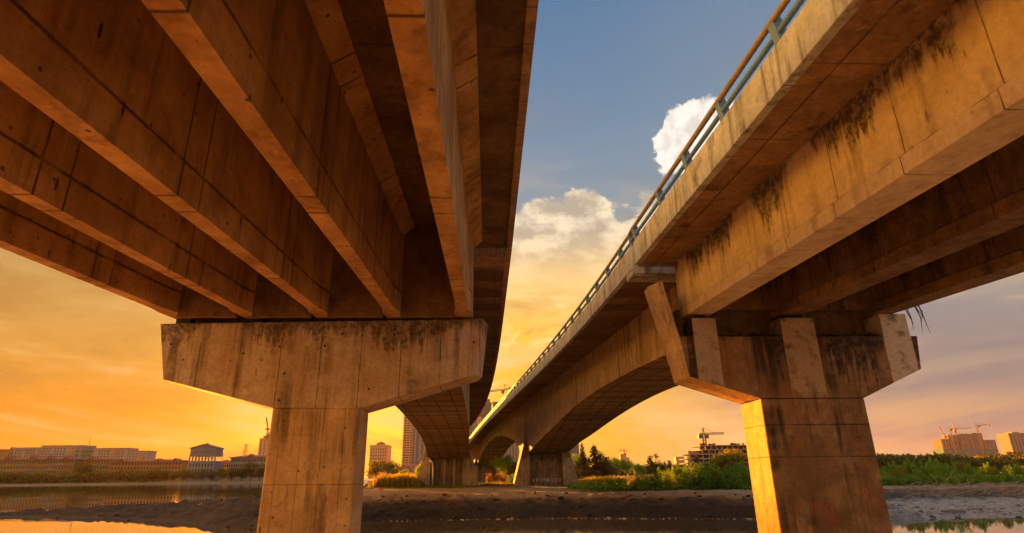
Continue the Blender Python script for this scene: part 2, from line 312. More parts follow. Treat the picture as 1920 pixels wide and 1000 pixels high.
class MB:
    def __init__(s): s.V = []; s.F = []
    def add(s, V, F):
        b = len(s.V); s.V += [tuple(p) for p in V]; s.F += [tuple(i + b for i in f) for f in F]; return s
    def box(s, x0, x1, y0, y1, z0, z1):
        V = [(x0, y0, z0), (x1, y0, z0), (x1, y1, z0), (x0, y1, z0), (x0, y0, z1), (x1, y0, z1), (x1, y1, z1), (x0, y1, z1)]
        return s.add(V, [(0, 3, 2, 1), (4, 5, 6, 7), (0, 1, 5, 4), (1, 2, 6, 5), (2, 3, 7, 6), (3, 0, 4, 7)])
    def loft(s, rings, closed=True, cap=True):
        n = len(rings[0]); V = [p for r_ in rings for p in r_]; F = []
        for k in range(len(rings) - 1):
            for i in range(n if closed else n - 1):
                j = (i + 1) % n; F.append((k * n + i, k * n + j, (k + 1) * n + j, (k + 1) * n + i))
        if cap: F += [tuple(range(n))[::-1], tuple(range((len(rings) - 1) * n, len(rings) * n))]
        return s.add(V, F)
    def tube(s, pts, rads, n=8, cap=True):
        pts = [Vector(p) for p in pts]
        if not isinstance(rads, (list, tuple)): rads = [rads] * len(pts)
        rings = []; ref = Vector((0.13, 0.31, 0.94))
        for i, p in enumerate(pts):
            d = (pts[min(i + 1, len(pts) - 1)] - pts[max(i - 1, 0)]).normalized()
            a = d.cross(ref)
            if a.length < 0.05: a = d.cross(Vector((1, 0, 0)))
            a.normalize(); b = d.cross(a)
            rings.append([tuple(p + (a * math.cos(k * 2 * math.pi / n) + b * math.sin(k * 2 * math.pi / n)) * rads[i]) for k in range(n)])
        return s.loft(rings, True, cap)
    def bar(s, p, q, w_):
        return s.tube([p, q], w_ / 1.4142, 4)
    def build(s, name, mat, parent=None, smooth=False, local=False): return mk(name, s.V, s.F, mat, parent, smooth, local)
def bevel(o, wd=0.02, seg=2):
    b = o.modifiers.new('bevel', 'BEVEL'); b.width = wd; b.segments = seg; b.limit_method = 'ANGLE'; b.angle_limit = R(35); return o
def poly_y(poly, y0, y1):          # prism along Y from an XZ outline
    return [[(x, y0, z) for x, z in poly], [(x, y1, z) for x, z in poly]]

# ------------------------------------------------------------------ bridge alignment
def zE(D):
    z = 6.75 + SL * min(D, 30.0); e = max(D - 30.0, 0.0)
    if D > 140: e0 = 110.0; return 6.75 + SL * 30 + SL * e0 - SL / 90 * e0 * e0 + (SL - 2 * SL / 90 * e0) * (D - 140) * 0.6
    return z + SL * e - SL / 90 * e * e
def redge(D):
    x = max(D - 25, 0.0); return 5.8 - 1.18e-3 * x * x + 3.8e-6 * x ** 3
def ledge(D):
    def f(q):
        x = max(q - 30, 0.0); return 0.84 - 2.686e-4 * x * x - 1.9756e-6 * x ** 3 - 2.4538e-8 * x ** 4
    return f(D) if D < 115 else f(115) - 0.092 * (D - 115)
def interp(x, xs, ys): return float(np.interp(x, xs, ys))
def smoothcurve(xs, ys):           # monotone-ish dense cubic (Catmull-Rom) table
    X = np.array(xs, float); Y = np.array(ys, float); m_ = np.gradient(Y, X)
    def f(q):
        q = min(max(q, X[0]), X[-1]); i = min(max(int(np.searchsorted(X, q)) - 1, 0), len(X) - 2)
        h = X[i + 1] - X[i]; t = (q - X[i]) / h
        return float((2 * t ** 3 - 3 * t * t + 1) * Y[i] + (t ** 3 - 2 * t * t + t) * h * m_[i] + (-2 * t ** 3 + 3 * t * t) * Y[i + 1] + (t ** 3 - t * t) * h * m_[i + 1])
    return f
def stations(a, b, st): return list(np.linspace(a, b, max(2, int(round((b - a) / st)) + 1)))

# ================================================================== LEFT BRIDGE
LB = empty('road_bridge', (-5.1, 18.7, -2.6), label='left concrete road bridge with five deep brown girders on a wide T-shaped pier', cat='bridge')
Y0 = -16.0
def off(poly, y): return [(x, y, z + SL * y) for x, z in poly]
for gx in (-0.78, -2.95, -5.15, -7.40, -9.60):
    hw = 0.175
    def gp(h, e): return [(gx - h, 3.83), (gx + h, 3.83), (gx + h, 4.47), (gx + h - e, 4.475), (gx + h - e, 6.42), (gx + 0.56, 6.70), (gx + 0.56, 6.80), (gx - 0.56, 6.80), (gx - 0.56, 6.70), (gx - h + e, 6.42), (gx - h + e, 4.475), (gx - h, 4.47)]
    rings = [off(gp(hw, 0.012), y) for y in (Y0, 16.7)] + [off(gp(0.27, 0.0), y) for y in (17.3, 18.72)]
    g = MB().loft(rings).build('girder', M['girder_l'], LB); bevel(g, 0.018)
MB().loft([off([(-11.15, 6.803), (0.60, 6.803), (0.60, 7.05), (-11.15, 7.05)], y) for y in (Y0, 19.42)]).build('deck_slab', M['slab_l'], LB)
rings = []
for y in (Y0, 0, 10, 19.42):
    e = 0.74 + 0.1 * max(y, 0) / 19.4
    rings.append(off([(e - 0.22, 6.83), (e - 0.18, 6.70), (e, 6.70), (e, 7.75), (e - 0.25, 7.75), (e - 0.25, 6.83)], y))
MB().loft(rings).build('parapet', M['edge_l'], LB)
MB().loft([off([(-11.2, 6.70), (-11.0, 6.70), (-10.95, 7.75), (-11.2, 7.75)], y) for y in (Y0, 19.42)]).build('parapet', M['edge_l'], LB)
for a, b in ((-9.33, -7.67), (-7.13, -5.42), (-4.88, -3.22), (-2.68, -1.05)):
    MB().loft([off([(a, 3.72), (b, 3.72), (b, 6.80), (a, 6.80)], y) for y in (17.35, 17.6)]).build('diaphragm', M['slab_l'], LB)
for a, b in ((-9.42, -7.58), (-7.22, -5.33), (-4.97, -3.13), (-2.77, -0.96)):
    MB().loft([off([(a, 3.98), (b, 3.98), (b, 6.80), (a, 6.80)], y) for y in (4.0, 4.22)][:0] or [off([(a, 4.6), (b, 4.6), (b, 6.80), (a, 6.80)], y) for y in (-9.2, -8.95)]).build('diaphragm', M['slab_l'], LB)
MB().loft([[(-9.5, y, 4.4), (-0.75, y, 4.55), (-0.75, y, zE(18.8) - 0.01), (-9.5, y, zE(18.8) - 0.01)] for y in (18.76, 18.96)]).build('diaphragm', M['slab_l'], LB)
# hammerhead pier
def hexprism(outline, y0, y1, ridge=0.12):
    ym = (y0 + y1) / 2; cx_ = sum(p[0] for p in outline) / len(outline)
    mid = [(x + (ridge if x > cx_ else -ridge), ym, z) for x, z in outline]
    return [[(x, y0, z) for x, z in outline], mid, [(x, y1, z) for x, z in outline]]
stem = MB().loft(hexprism([(-6.40, 1.925), (-6.44, -3.2), (-3.84, -3.2), (-3.86, 1.925)], 18.0, 19.5, 0.10)).build('pier', M['stem_l'], LB); bevel(stem, 0.05)
capo = [(-10.14, 4.50), (-9.74, 2.79), (-6.40, 1.93), (-3.86, 1.905), (-0.37, 2.91), (-0.17, 4.66)]
cap = MB().loft(hexprism(capo, 17.985, 19.53, 0.17)).build('pier_cap', M['cap_l'], stem, local=True); bevel(cap, 0.025)
for gx in (-0.78, -2.95, -5.15, -7.40, -9.60):
    MB().box(gx - 0.22, gx + 0.22, 18.25, 18.6, 4.50 + (gx + 10) * 0.0165, 4.735).build('bearing', M['black_paint'], stem, local=True)
# chalk scribbles on the stem
def ribbon(mb, pts, y, wd):
    for (x0, z0), (x1, z1) in zip(pts[:-1], pts[1:]):
        d = Vector((x1 - x0, z1 - z0)); L_ = d.length
        if L_ < 1e-6: continue
        d /= L_; n_ = Vector((-d.y, d.x)) * wd / 2; a = Vector((x0, z0)) - d * wd / 3; b = Vector((x1, z1)) + d * wd / 3
        mb.add([(a.x + n_.x, y, a.y + n_.y), (b.x + n_.x, y, b.y + n_.y), (b.x - n_.x, y, b.y - n_.y), (a.x - n_.x, y, a.y - n_.y)], [(3, 2, 1, 0)])
LET = {'L': [[(0, 1), (0, 0), (.7, 0)]], 'A': [[(0, 0), (.4, 1), (.8, 0)], [(.15, .4), (.65, .4)]], 'N': [[(0, 0), (0, 1), (.7, 0), (.7, 1)]], 'Z': [[(0, 1), (.75, 1), (0, 0), (.8, 0)]],
       'O': [[(.4, 0), (.05, .3), (.05, .7), (.4, 1), (.72, .7), (.72, .3), (.4, 0)]], 'U': [[(0, 1), (.05, .2), (.35, 0), (.65, .2), (.7, 1)]], 'P': [[(0, 0), (0, 1), (.6, .9), (.6, .55), (0, .5)]],
       'T': [[(0, 1), (.8, 1)], [(.4, 1), (.4, 0)]], '4': [[(.75, -.25), (.62, 1), (0, .15), (.95, .2)]], 'S': [[(.65, .85), (.3, 1), (.05, .75), (.6, .35), (.4, 0), (0, .12)]], 'M': [[(0, 0), (.1, 1), (.4, .4), (.7, 1), (.8, 0)]],
       'R': [[(0, 0), (0, 1), (.6, .9), (.6, .55), (0, .5), (.65, 0)]], 'B': [[(0, 0), (0, 1), (.55, .85), (.5, .55), (0, .5), (.65, .3), (.55, 0), (0, 0)]], 'I': [[(.2, 0), (.2, 1)]], 'E': [[(.6, 0), (0, 0), (0, 1), (.6, 1)], [(0, .5), (.5, .5)]], 'Q': [[(.4, 0), (.05, .3), (.05, .7), (.4, 1), (.72, .7), (.72, .3), (.4, 0)], [(.45, .3), (.8, -.1)]]}
def scrawl(word, x, z, h, y, wd, name, mat, par, step=0.95, jit=0.05):
    rr_ = random.Random(len(word) + int(x * 10))
    for ch in word:
        mb = MB()
        for st_ in LET.get(ch, []):
            ribbon(mb, [(x + (p + rr_.uniform(-jit, jit)) * h * 0.85, z + (q + rr_.uniform(-jit, jit)) * h) for p, q in st_], y, wd)
        if mb.V: mb.build(name, mat, par, local=True)
        x += h * step * (0.5 if ch == 'I' else 1)
p = at(572, 898, 17.99); scrawl('SA', p[0], p[2], 0.22, 17.992, 0.012, 'chalk_mark', M['chalk'], stem)
for px, py, rad, a0, a1 in ((515, 925, 0.35, -100, 60), (625, 920, 0.4, 150, 260)):
    mb = MB(); q = at(px, py, 17.99); ribbon(mb, [(q[0] + rad * math.cos(R(a)), q[2] + rad * math.sin(R(a))) for a in range(a0, a1, 16)], 17.992, 0.012); mb.build('chalk_mark', M['chalk'], stem, local=True)

# far haunched box spans
def boxspan(B, edge, wl, wr, zs, el_, er_, y0, y1, webm, sofm, over, fas, par_h, par_t, endbeam=None, slabdrop=0.0):
    Ys = stations(y0, y1, 2.0)
    mb = MB(); mb.loft([[(edge(y) + wl(y), y, zs(y)), (edge(y) + wr(y), y, zs(y)), (edge(y) + wr(y), y, zE(y) + 0.02), (edge(y) + wl(y), y, zE(y) + 0.02)] for y in Ys])
    o = mb.build('box_girder', [webm, sofm], B)
    for f in o.data.polygons:
        if abs(f.normal.z) > 0.6 and f.center.z < zE(f.center.y) - 1.0: f.material_index = 1
    mb = MB(); mb.loft([[(edge(y) + er_, y, zE(y)), (edge(y) + el_, y, zE(y)), (edge(y) + el_, y, zE(y) + 0.3), (edge(y) + er_, y, zE(y) + 0.3)] for y in Ys])
    mb.build('deck_slab', over, B)
    for s_ in (1, -1):
        e_ = el_ if s_ > 0 else er_
        mb = MB(); mb.loft([[(edge(y) + e_, y, zE(y) - 0.06), (edge(y) + e_ + s_ * par_t, y, zE(y) - 0.06), (edge(y) + e_ + s_ * par_t, y, zE(y) + par_h), (edge(y) + e_, y, zE(y) + par_h)] for y in Ys])
        mb.build('parapet', fas, B)
def endbeam(B, edge, e0, e1, y, mat):
    MB().loft([[(edge(y) + e0, y, zE(y) - 0.30), (edge(y) + e1, y, zE(y) - 0.30), (edge(y) + e1, y, zE(y) + 0.6), (edge(y) + e0, y, zE(y) + 0.6)] for y in (y, y + 1.25)]).build('end_beam', mat, B)
zl1 = smoothcurve([19, 30, 38, 45, 52, 59, 66, 74, 80, 84], [4.75, 4.85, 4.82, 4.72, 4.5, 4.2, 3.75, 2.95, 2.2, 1.95])
zl2 = smoothcurve([84, 90, 98, 108, 118, 128, 138, 148], [1.95, 3.2, 4.6, 5.5, 5.6, 5.0, 3.6, 1.6])
# NB: left edge is the +X side of this bridge
def wl_(y): return interp(y, [20, 60, 90, 120, 215], [10.4, 9.6, 8.3, 7.9, 7.9])
def lp_(y): return interp(y, [19, 70, 95], [2.0, 2.0, 1.3])        # parapet raised out of view to keep sun off the right railing
def lspan(y0, y1, zs):
    Ys = stations(y0, y1, 2.0)
    o = MB().loft([[(ledge(y) - 7.5, y, zs(y)), (ledge(y) - 2.4, y, zs(y)), (ledge(y) - 2.4, y, zE(y) + 0.02), (ledge(y) - 7.5, y, zE(y) + 0.02)] for y in Ys]).build('box_girder', [M['box'], M['box_soffit']], LB)
    for f in o.data.polygons:
        if abs(f.normal.z) > 0.6 and f.center.z < zE(f.center.y) - 1.0: f.material_index = 1
    MB().loft([[(ledge(y) - wl_(y), y, zE(y)), (ledge(y) - 0.18, y, zE(y)), (ledge(y) - 0.18, y, zE(y) + 0.3), (ledge(y) - wl_(y), y, zE(y) + 0.3)] for y in Ys]).build('deck_slab', M['over'], LB)
    for af in (lambda q: 0.0, lambda q: -wl_(q)):
        MB().loft([[(ledge(y) + af(y) - 0.22, y, zE(y) - 0.06), (ledge(y) + af(y), y, zE(y) - 0.06), (ledge(y) + af(y), y, zE(y) + lp_(y)), (ledge(y) + af(y) - 0.22, y, zE(y) + lp_(y))] for y in Ys]).build('parapet', M['edge_l'], LB)
lspan(19.56, 84.0, zl1); lspan(84.002, 215.0, lambda y: zl2(y) if y < 148 else 1.6 + 4.0 * math.sin(min((y - 148) / 64, 1) * math.pi))
MB().box(-9.7, 0.60, 19.57, 20.75, zE(19.6) - 0.33, zE(19.6) - 0.005).build('end_beam', M['edge_l'], LB)
def farpier(B, name, y, xl, xr, zt, zb, fl, dep, mat, up=True):
    # recessed front wall between two battered wings
    o = MB().box(xl + 0.3, xr - 0.3, y + 0.45, y + dep - 0.4, zb, zt).build('pier', M['pier_wall_shaded'], B)
    for s_, xe in ((-1, xl), (1, xr)):
        pr = [(xe + s_ * fl, zb), (xe - s_ * 0.45, zb), (xe - s_ * 0.45, zt), (xe + s_ * 0.02, zt), (xe + s_ * 0.02, zt + 1.4), (xe + s_ * 0.16, zt + 1.4)]
        if s_ > 0: pr = pr[::-1]
        bevel(MB().loft(poly_y(pr, y, y + dep)).build('pier_wing', mat, o, local=True), 0.04)
    return o
def wallpanel(pier, y, xl, xr, zt, zb, mat, n):
    w_ = (xr - xl)
    for k in range(n):
        a = xl + w_ * (k + 0.5) / n - 0.14
        MB().box(a, a + 0.28, y - 0.12, y - 0.002, zb, zt).build('pilaster', mat, pier, local=True)
D1 = 81.0
xl_, xr_ = ledge(84) - 7.5, ledge(84) - 2.4
fp = farpier(LB, 'pier', D1, xl_, xr_, 2.25, -2.6, 1.9, 5.0, M['pier_far'])
wallpanel(fp, D1 + 0.45, xl_ + 1.6, xr_ - 0.9, 1.95, -1.5, M['pier_far'], 2)
p0 = at(806, 863, D1 - 0.2); p1 = at(812, 880, D1 - 0.2); p2 = at(811, 913, D1 - 0.2)
MB().tube([tuple(p0), tuple(at(811, 868, D1 - 0.2)), tuple(p1), tuple(p2)], 0.11, 8).build('drain_pipe', M['pipe_white'], fp, True, True)
farpier(LB, 'pier', 146.0, ledge(148) - 7.5, ledge(148) - 2.4, 1.9, -2.6, 1.6, 4.6, M['pier_far'])

# ================================================================== RIGHT BRIDGE
RB = empty('road_bridge', (11.45, 21.4, -2.6), label='right concrete road bridge with pipe railing and a stained pier whose left side glows orange', cat='bridge')
for i, (a, b) in enumerate(((7.35, 8.27), (10.85, 11.72), (14.26, 15.1))):
    wa, wb = a + 0.13, b - 0.13
    def rp(e): return [(a, 4.5), (b, 4.5), (b, 4.86), (wb + e, 4.92), (wb + e, 6.75), (wa - e, 6.75), (wa - e, 4.92), (a, 4.86)]
    rings = [off(rp(0.0), y) for y in (Y0, 20.0)] + [off(rp(0.128), y) for y in (20.02, 21.45)]
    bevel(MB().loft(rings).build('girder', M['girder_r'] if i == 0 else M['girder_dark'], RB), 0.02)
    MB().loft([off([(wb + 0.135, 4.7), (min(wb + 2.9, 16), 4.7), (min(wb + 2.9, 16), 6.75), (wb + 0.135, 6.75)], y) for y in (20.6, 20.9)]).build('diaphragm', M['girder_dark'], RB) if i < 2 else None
MB().loft([off([(6.02, 6.753), (16.2, 6.753), (16.2, 7.0), (6.02, 7.0)], y) for y in (Y0, 21.6)]).build('deck_slab', M['slab_r'], RB)
bevel(MB().loft([off([(5.8, 6.74), (6.02, 6.74), (6.06, 7.72), (5.82, 7.72)], y) for y in (Y0, 21.6)]).build('parapet', M['fascia'], RB), 0.02)
bevel(MB().loft([off([(16.2, 6.74), (16.42, 6.74), (16.40, 7.72), (16.16, 7.72)], y) for y in (Y0, 21.6)]).build('parapet', M['fascia'], RB), 0.02)
# near pier: stem, cap with bearing trough, ears and pedestals
F0, F1 = 20.5, 22.3
st = MB().loft([[(9.58, F0, -3.2), (13.36, F0, -3.2), (13.36, F1, -3.2), (9.58, F1, -3.2)], [(9.58, F0, 2.42), (13.31, F0, 2.42), (13.31, F1, 2.42), (9.58, F1, 2.42)]]).build('pier', [M['cap_r'], M['pier_side_sunlit']], RB); bevel(st, 0.05)
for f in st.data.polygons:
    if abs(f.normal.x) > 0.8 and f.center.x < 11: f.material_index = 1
cp = MB().loft(hexprism([(9.58, 2.424), (13.31, 2.424), (15.65, 3.44), (15.80, 4.66), (6.87, 4.66), (7.13, 3.20)], F0, F1, 0.13)).build('pier_cap', [M['cap_r'], M['ear_sunlit']], st, local=True); bevel(cp, 0.03)
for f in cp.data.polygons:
    if abs(f.normal.y) < 0.9 and f.center.x < 9.0: f.material_index = 1  # left side and underside of the cap take the sunlit tone too
Fm = (F0 + F1) / 2
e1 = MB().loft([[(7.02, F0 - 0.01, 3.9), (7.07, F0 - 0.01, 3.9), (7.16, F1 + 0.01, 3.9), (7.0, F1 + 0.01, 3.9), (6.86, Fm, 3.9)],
                [(6.46, F0 - 0.01, 6.78), (6.50, F0 - 0.01, 6.78), (6.60, F1 + 0.01, 6.90), (6.28, F1 + 0.01, 6.90), (6.20, Fm, 6.84)]]).build('pier_ear', M['ear_sunlit'], st, local=True); bevel(e1, 0.02)
e2 = MB().loft([[(15.55, F1 - 0.5, 4.662), (15.80, F1 - 0.5, 4.662), (15.80, F1, 4.662), (15.55, F1, 4.662)], [(15.75, F1 - 0.5, 6.3), (16.05, F1 - 0.5, 6.3), (16.05, F1, 6.3), (15.75, F1, 6.3)]]).build('pier_ear', M['ear_sunlit'], st, local=True)
for a, b, zt in ((7.42, 8.34, 5.34), (10.74, 12.0, 5.35), (14.52, 15.54, 5.5)):
    bevel(MB().box(a, b, F0 - 0.004, F0 + 0.95, 4.0, zt).build('pedestal', M['cap_r'], st, local=True), 0.02)
    MB().box(a + 0.3, b - 0.3, F0 + 0.2, F0 + 0.6, zt, 5.505).build('bearing', M['black_paint'], st, local=True)
MB().box(7.2, 15.6, F1 - 0.85, F1 - 0.05, 4.662, 5.9).build('bearing_wall', M['girder_dark'], st, local=True)
mb = MB()
for k in range(150):
    x = random.choice((random.uniform(8.4, 10.7), random.uniform(12.05, 14.5))); y = random.uniform(F0 + 0.05, F0 + 0.9); s_ = random.uniform(0.05, 0.16); z = 4.66 + random.uniform(0, 0.28) * ((y - F0) / 0.9)
    a = random.uniform(0, 3); V = [(x + s_ * math.cos(a + q * 1.57) * random.uniform(.7, 1.3), y + s_ * math.sin(a + q * 1.57), z + random.uniform(0, .05)) for q in range(4)] + [(x, y, z + s_ * random.uniform(.4, 1.0))]
    mb.add(V, [(0, 1, 4), (1, 2, 4), (2, 3, 4), (3, 0, 4), (3, 2, 1, 0)])
mb.build('rubble', M['rubble'], st, local=True)['kind'] = 'stuff'
for word, px, py in (('LAN', 1536, 955), ('ZAN', 1540, 972), ('OUN', 1544, 987)):
    q = at(px, py, F0); scrawl(word, q[0], q[2], 0.235, F0 - 0.004, 0.022, 'red_writing', M['red_paint'], st, 0.82)
q = at(1525, 972, F0); scrawl('P', q[0], q[2], 0.30, F0 - 0.004, 0.022, 'red_writing', M['red_paint'], st)
q = at(1525, 958, F0); scrawl('T', q[0], q[2], 0.2, F0 - 0.004, 0.022, 'red_writing', M['red_paint'], st)
q = at(1615, 943, F0); scrawl('4', q[0], q[2], 0.42, F0 - 0.004, 0.022, 'red_writing', M['red_paint'], st, jit=0.02)
# far spans
zr1 = smoothcurve([20, 27, 32, 38, 46, 52, 58, 67, 74, 78.5, 82], [4.9, 5.25, 5.5, 5.68, 5.70, 5.45, 5.0, 4.1, 3.4, 2.75, 2.5])
zr2 = smoothcurve([82, 86, 91, 99, 109, 119, 132, 143, 149], [2.5, 3.3, 4.6, 5.7, 6.55, 6.55, 5.3, 3.2, 2.0])
def wR(y): return redge(y) + 2.65 - min(max((y - 20) / 60, 0), 1) * 0.35
def ph_(y): return interp(y, [22, 60, 110], [0.9, 0.85, 0.62])
def rspan(y0, y1, zs):
    Ys = stations(y0, y1, 2.0)
    o = MB().loft([[(wR(y), y, zs(y)), (wR(y) + 5.2, y, zs(y)), (wR(y) + 5.2, y, zE(y) + 0.02), (wR(y), y, zE(y) + 0.02)] for y in Ys]).build('box_girder', [M['box'], M['box_soffit']], RB)
    for f in o.data.polygons:
        if abs(f.normal.z) > 0.6 and f.center.z < zE(f.center.y) - 1.0: f.material_index = 1
    MB().loft([[(redge(y) + 0.2, y, zE(y)), (redge(y) + 10.3, y, zE(y)), (redge(y) + 10.3, y, zE(y) + 0.3), (redge(y) + 0.2, y, zE(y) + 0.3)] for y in Ys]).build('deck_slab', M['over'], RB)
    for a in (0.0, 10.3):
        MB().loft([[(redge(y) + a, y, zE(y) - 0.01), (redge(y) + a + 0.22, y, zE(y) - 0.01), (redge(y) + a + 0.22, y, zE(y) + ph_(y)), (redge(y) + a, y, zE(y) + ph_(y))] for y in Ys]).build('parapet', M['fascia'], RB)
rspan(21.85, 82.0, zr1); rspan(82.002, 215.0, lambda y: zr2(y) if y < 149 else 2.0 + 3.5 * math.sin(min((y - 149) / 62, 1) * math.pi))
MB().box(5.8, 16.0, 21.86, 23.05, zE(22.4) - 0.30, zE(22.4) - 0.03).build('end_beam', M['fascia'], RB)
D2 = 79.6
fr = farpier(RB, 'pier', D2, wR(82), wR(82) + 5.2, 2.75, -2.6, 2.0, 5.0, M['pier_far'])
for a, b in ((wR(82) - 0.05, wR(82) + 0.55),):                       # pilaster running up the web over the pier
    MB().box(wR(82.8) - 0.10, wR(80.4) + 0.3, 80.4, 82.8, 2.6, zE(81.5) - 0.02).build('pilaster', M['box'], RB)
q0 = at(998, 905, D2); q1 = at(1047, 905, D2); wd = q1[0] - q0[0]
scrawl('QRUMBEZO', q0[0], q0[2] + 0.05, wd / 8.2, D2 + 0.435, 0.10, 'black_graffiti', M['black_paint'], fr, 1.2, 0.07)
scrawl('QRUMBEZO', q0[0] + 0.06, q0[2] + 0.08, wd / 8.6, D2 + 0.42, 0.06, 'white_graffiti', M['white_paint'], fr, 1.25, 0.07)
q = at(1003, 911, D2); scrawl('OE', q[0], q[2], 0.22, D2 + 0.435, 0.04, 'white_graffiti', M['white_paint'], fr)
farpier(RB, 'pier', 147.0, wR(149), wR(149) + 5.2, 2.2, -2.6, 1.6, 4.6, M['pier_far'])
# railing: cast posts and two pipes
prof = [(0.00, 0.0), (0.24, 0.0), (0.19, 0.18), (0.15, 0.36), (0.11, 0.54), (0.03, 0.62), (-0.06, 0.60), (-0.10, 0.50), (-0.05, 0.30)]
pm = MB().loft([[(x, -0.11, z) for x, z in prof], [(x, 0.11, z) for x, z in prof]])
post0 = None; Dp = [9.36 - 2.9 * k for k in range(8, 0, -1)] + [9.36, 12.28, 15.04, 17.79, 21.27, 21.98] + [24.0 + 2.85 * k for k in range(43)]
def fasctop(y): return 7.72 + SL * y if y < 21.6 else zE(y) + ph_(y)
for y in Dp:
    if post0 is None: o = post0 = pm.build('railing_post', M['post_blue'], RB)
    else: o = link_copy(post0, RB)
    o.location = (redge(y) + 0.02, y, fasctop(y) - 0.01)
Ys = stations(Y0, 21.5, 4) + stations(22, 146, 3)
MB().tube([(redge(y) - 0.02, y, fasctop(y) + 0.50) for y in Ys], 0.075, 10).build('upper_rail', M['rail_tan'], RB, True)
MB().tube([(redge(y) + 0.05, y, fasctop(y) + 0.20) for y in Ys], 0.065, 10).build('lower_rail', M['post_blue'], RB, True)
MB().tube([(redge(y) + 10.45, y, fasctop(y) + 0.50) for y in Ys], 0.075, 8).build('upper_rail', M['rail_tan'], RB, True)
#SETTING
# ================================================================== ground and water
def vnoise(x, y, seed=0):
    xi = np.floor(x).astype(np.int64); yi = np.floor(y).astype(np.int64); fx = x - xi; fy = y - yi
    fx = fx * fx * (3 - 2 * fx); fy = fy * fy * (3 - 2 * fy)
    def h(a, b):
        n = (a * 374761393 + b * 668265263 + seed * 974634777) & 0x7fffffff
        n = ((n ^ (n >> 13)) * 1274126177) & 0x7fffffff; return ((n ^ (n >> 16)) & 0xffff) / 65535.0
    return (h(xi, yi) * (1 - fx) + h(xi + 1, yi) * fx) * (1 - fy) + (h(xi, yi + 1) * (1 - fx) + h(xi + 1, yi + 1) * fx) * fy
def fbm(x, y, seed=0, oct_=5, gain=0.5):
    a = 1.0; s_ = 0; t_ = 0
    for k in range(oct_):
        s_ = s_ + a * vnoise(x * 2 ** k, y * 2 ** k, seed + k); t_ += a; a *= gain
    return s_ / t_ - 0.5
WZ = -2.6
def sst(a, b, v): t_ = np.clip((v - a) / (b - a), 0, 1); return t_ * t_ * (3 - 2 * t_)
def shore_d(x, y):
    yf = np.interp(x, [-60, -46, -43, -26, -19, -12, -8, -3, 5, 12, 16, 25, 36, 60, 200, 400], [80, 56, 51, 45, 39.5, 33.5, 37.5, 38.8, 38.8, 37.5, 36.4, 35.6, 35.2, 35, 32, 32])
    yb = np.interp(x, [-60, -46, -43, -30, -20, -16, -13], [40, 50, 51.5, 57, 63, 68, 80])
    yf = yf + fbm(x * 0.25, y * 0 + 3, 5) * 2.4
    spit = np.minimum(y - yf, yb - y)
    main = np.minimum(y - yf, (x + 0.195 * y + fbm(x * 0.1, y * 0.08, 8) * 3) * 0.98)
    main = np.where(y < 60, np.minimum(main, (x + 13) * 0.8), main)
    d = np.maximum(main, spit)
    far = y - (288 + 6 * fbm(x * 0.02, y * 0, 4) - 0.03 * x)
    return np.maximum(d, np.where(far > -40, far, -40) * 0.5)
def groundz(x, y, rough=True):
    x = np.asarray(x, float); y = np.asarray(y, float); d = shore_d(x, y)
    wr_ = sst(18, 30, x)                                  # right-hand mud flat
    wl_ = sst(-9, -20, x) * (y < 80)                      # low spit on the left
    hc = 0.55 * sst(-0.1, 1.3, d) + 0.65 * sst(1.0, 5.5, d)
    hr = 0.10 * sst(-0.5, 2, d) + 0.30 * sst(1, 11, d) + 0.75 * sst(10, 19, d)
    amp = np.interp(x, [-43, -26, -15, -9], [0.18, 0.50, 1.05, 1.2])
    hl = amp * sst(-0.3, 6.0, d)
    h = hc * (1 - wr_) + hr * wr_; h = h * (1 - wl_) + hl * wl_
    h = np.where(d < -0.3, 0.45 * np.maximum(d + 0.3, -3), h)
    if rough:
        edge = sst(-0.2, 1.6, d) * (1 - 0.75 * sst(4.5, 7.5, d) * (1 - wr_) * (1 - wl_)) * (1 - 0.55 * wr_)
        h = h + edge * (0.60 * fbm(x * 0.5, y * 0.9, 11, 6, 0.62) + 0.75 * np.abs(fbm(x * 1.5, y * 2.0, 21, 5, 0.65)))
        h = h + sst(4, 9, d) * 0.18 * fbm(x * 0.12, y * 0.12, 31)
    far = sst(240, 300, y); h = h * (1 - far) + far * (np.minimum(d * 0.25, 0.9))
    return WZ + h
def gz(x, y): return float(groundz(np.array([x]), np.array([y]))[0])
m, t, bs = newmat('river_bank')
P = t.n('ShaderNodeTexCoord').outputs['Object']; x, y, z = t.xyz(P)
nb = t.noise(P, 0.8, 7, 0.65); nf = t.noise(P, 5.0, 6, 0.7)
zz = t.m('ADD', z, t.m('MULTIPLY', t.m('SUBTRACT', nb, 0.5), 0.7))
mud = t.mix(t.mr(nf, 0.35, 0.65), (0.006, 0.0045, 0.0035), (0.024, 0.016, 0.011))
soil = t.mix(t.mr(t.noise(P, 1.4, 8, 0.7), 0.38, 0.6), (0.020, 0.012, 0.006), (0.12, 0.062, 0.025))
path = t.mix(t.mr(t.noise(P, 1.6, 6), 0.3, 0.7), (0.34, 0.24, 0.14), (0.23, 0.15, 0.08))
grassy = t.mix(nf, (0.045, 0.060, 0.014), (0.09, 0.10, 0.022))
c_ = t.mix(t.m('MULTIPLY', t.mr(zz, -2.0, -1.6), t.mr(x, -14, -8)), mud, soil)
c_ = t.mix(t.m('MULTIPLY', t.m('MULTIPLY', t.mr(zz, -1.62, -1.42), t.mr(t.m('ADD', x, t.m('MULTIPLY', y, 0.3)), 0, 4)), t.mr(nb, 0.30, 0.5, 0.4, 1.0)), c_, path)
c_ = t.mix(t.m('MULTIPLY', t.mr(t.m('ADD', y, t.m('MULTIPLY', nb, 14.0)), 70, 82), t.mr(zz, -1.8, -1.4)), c_, grassy)
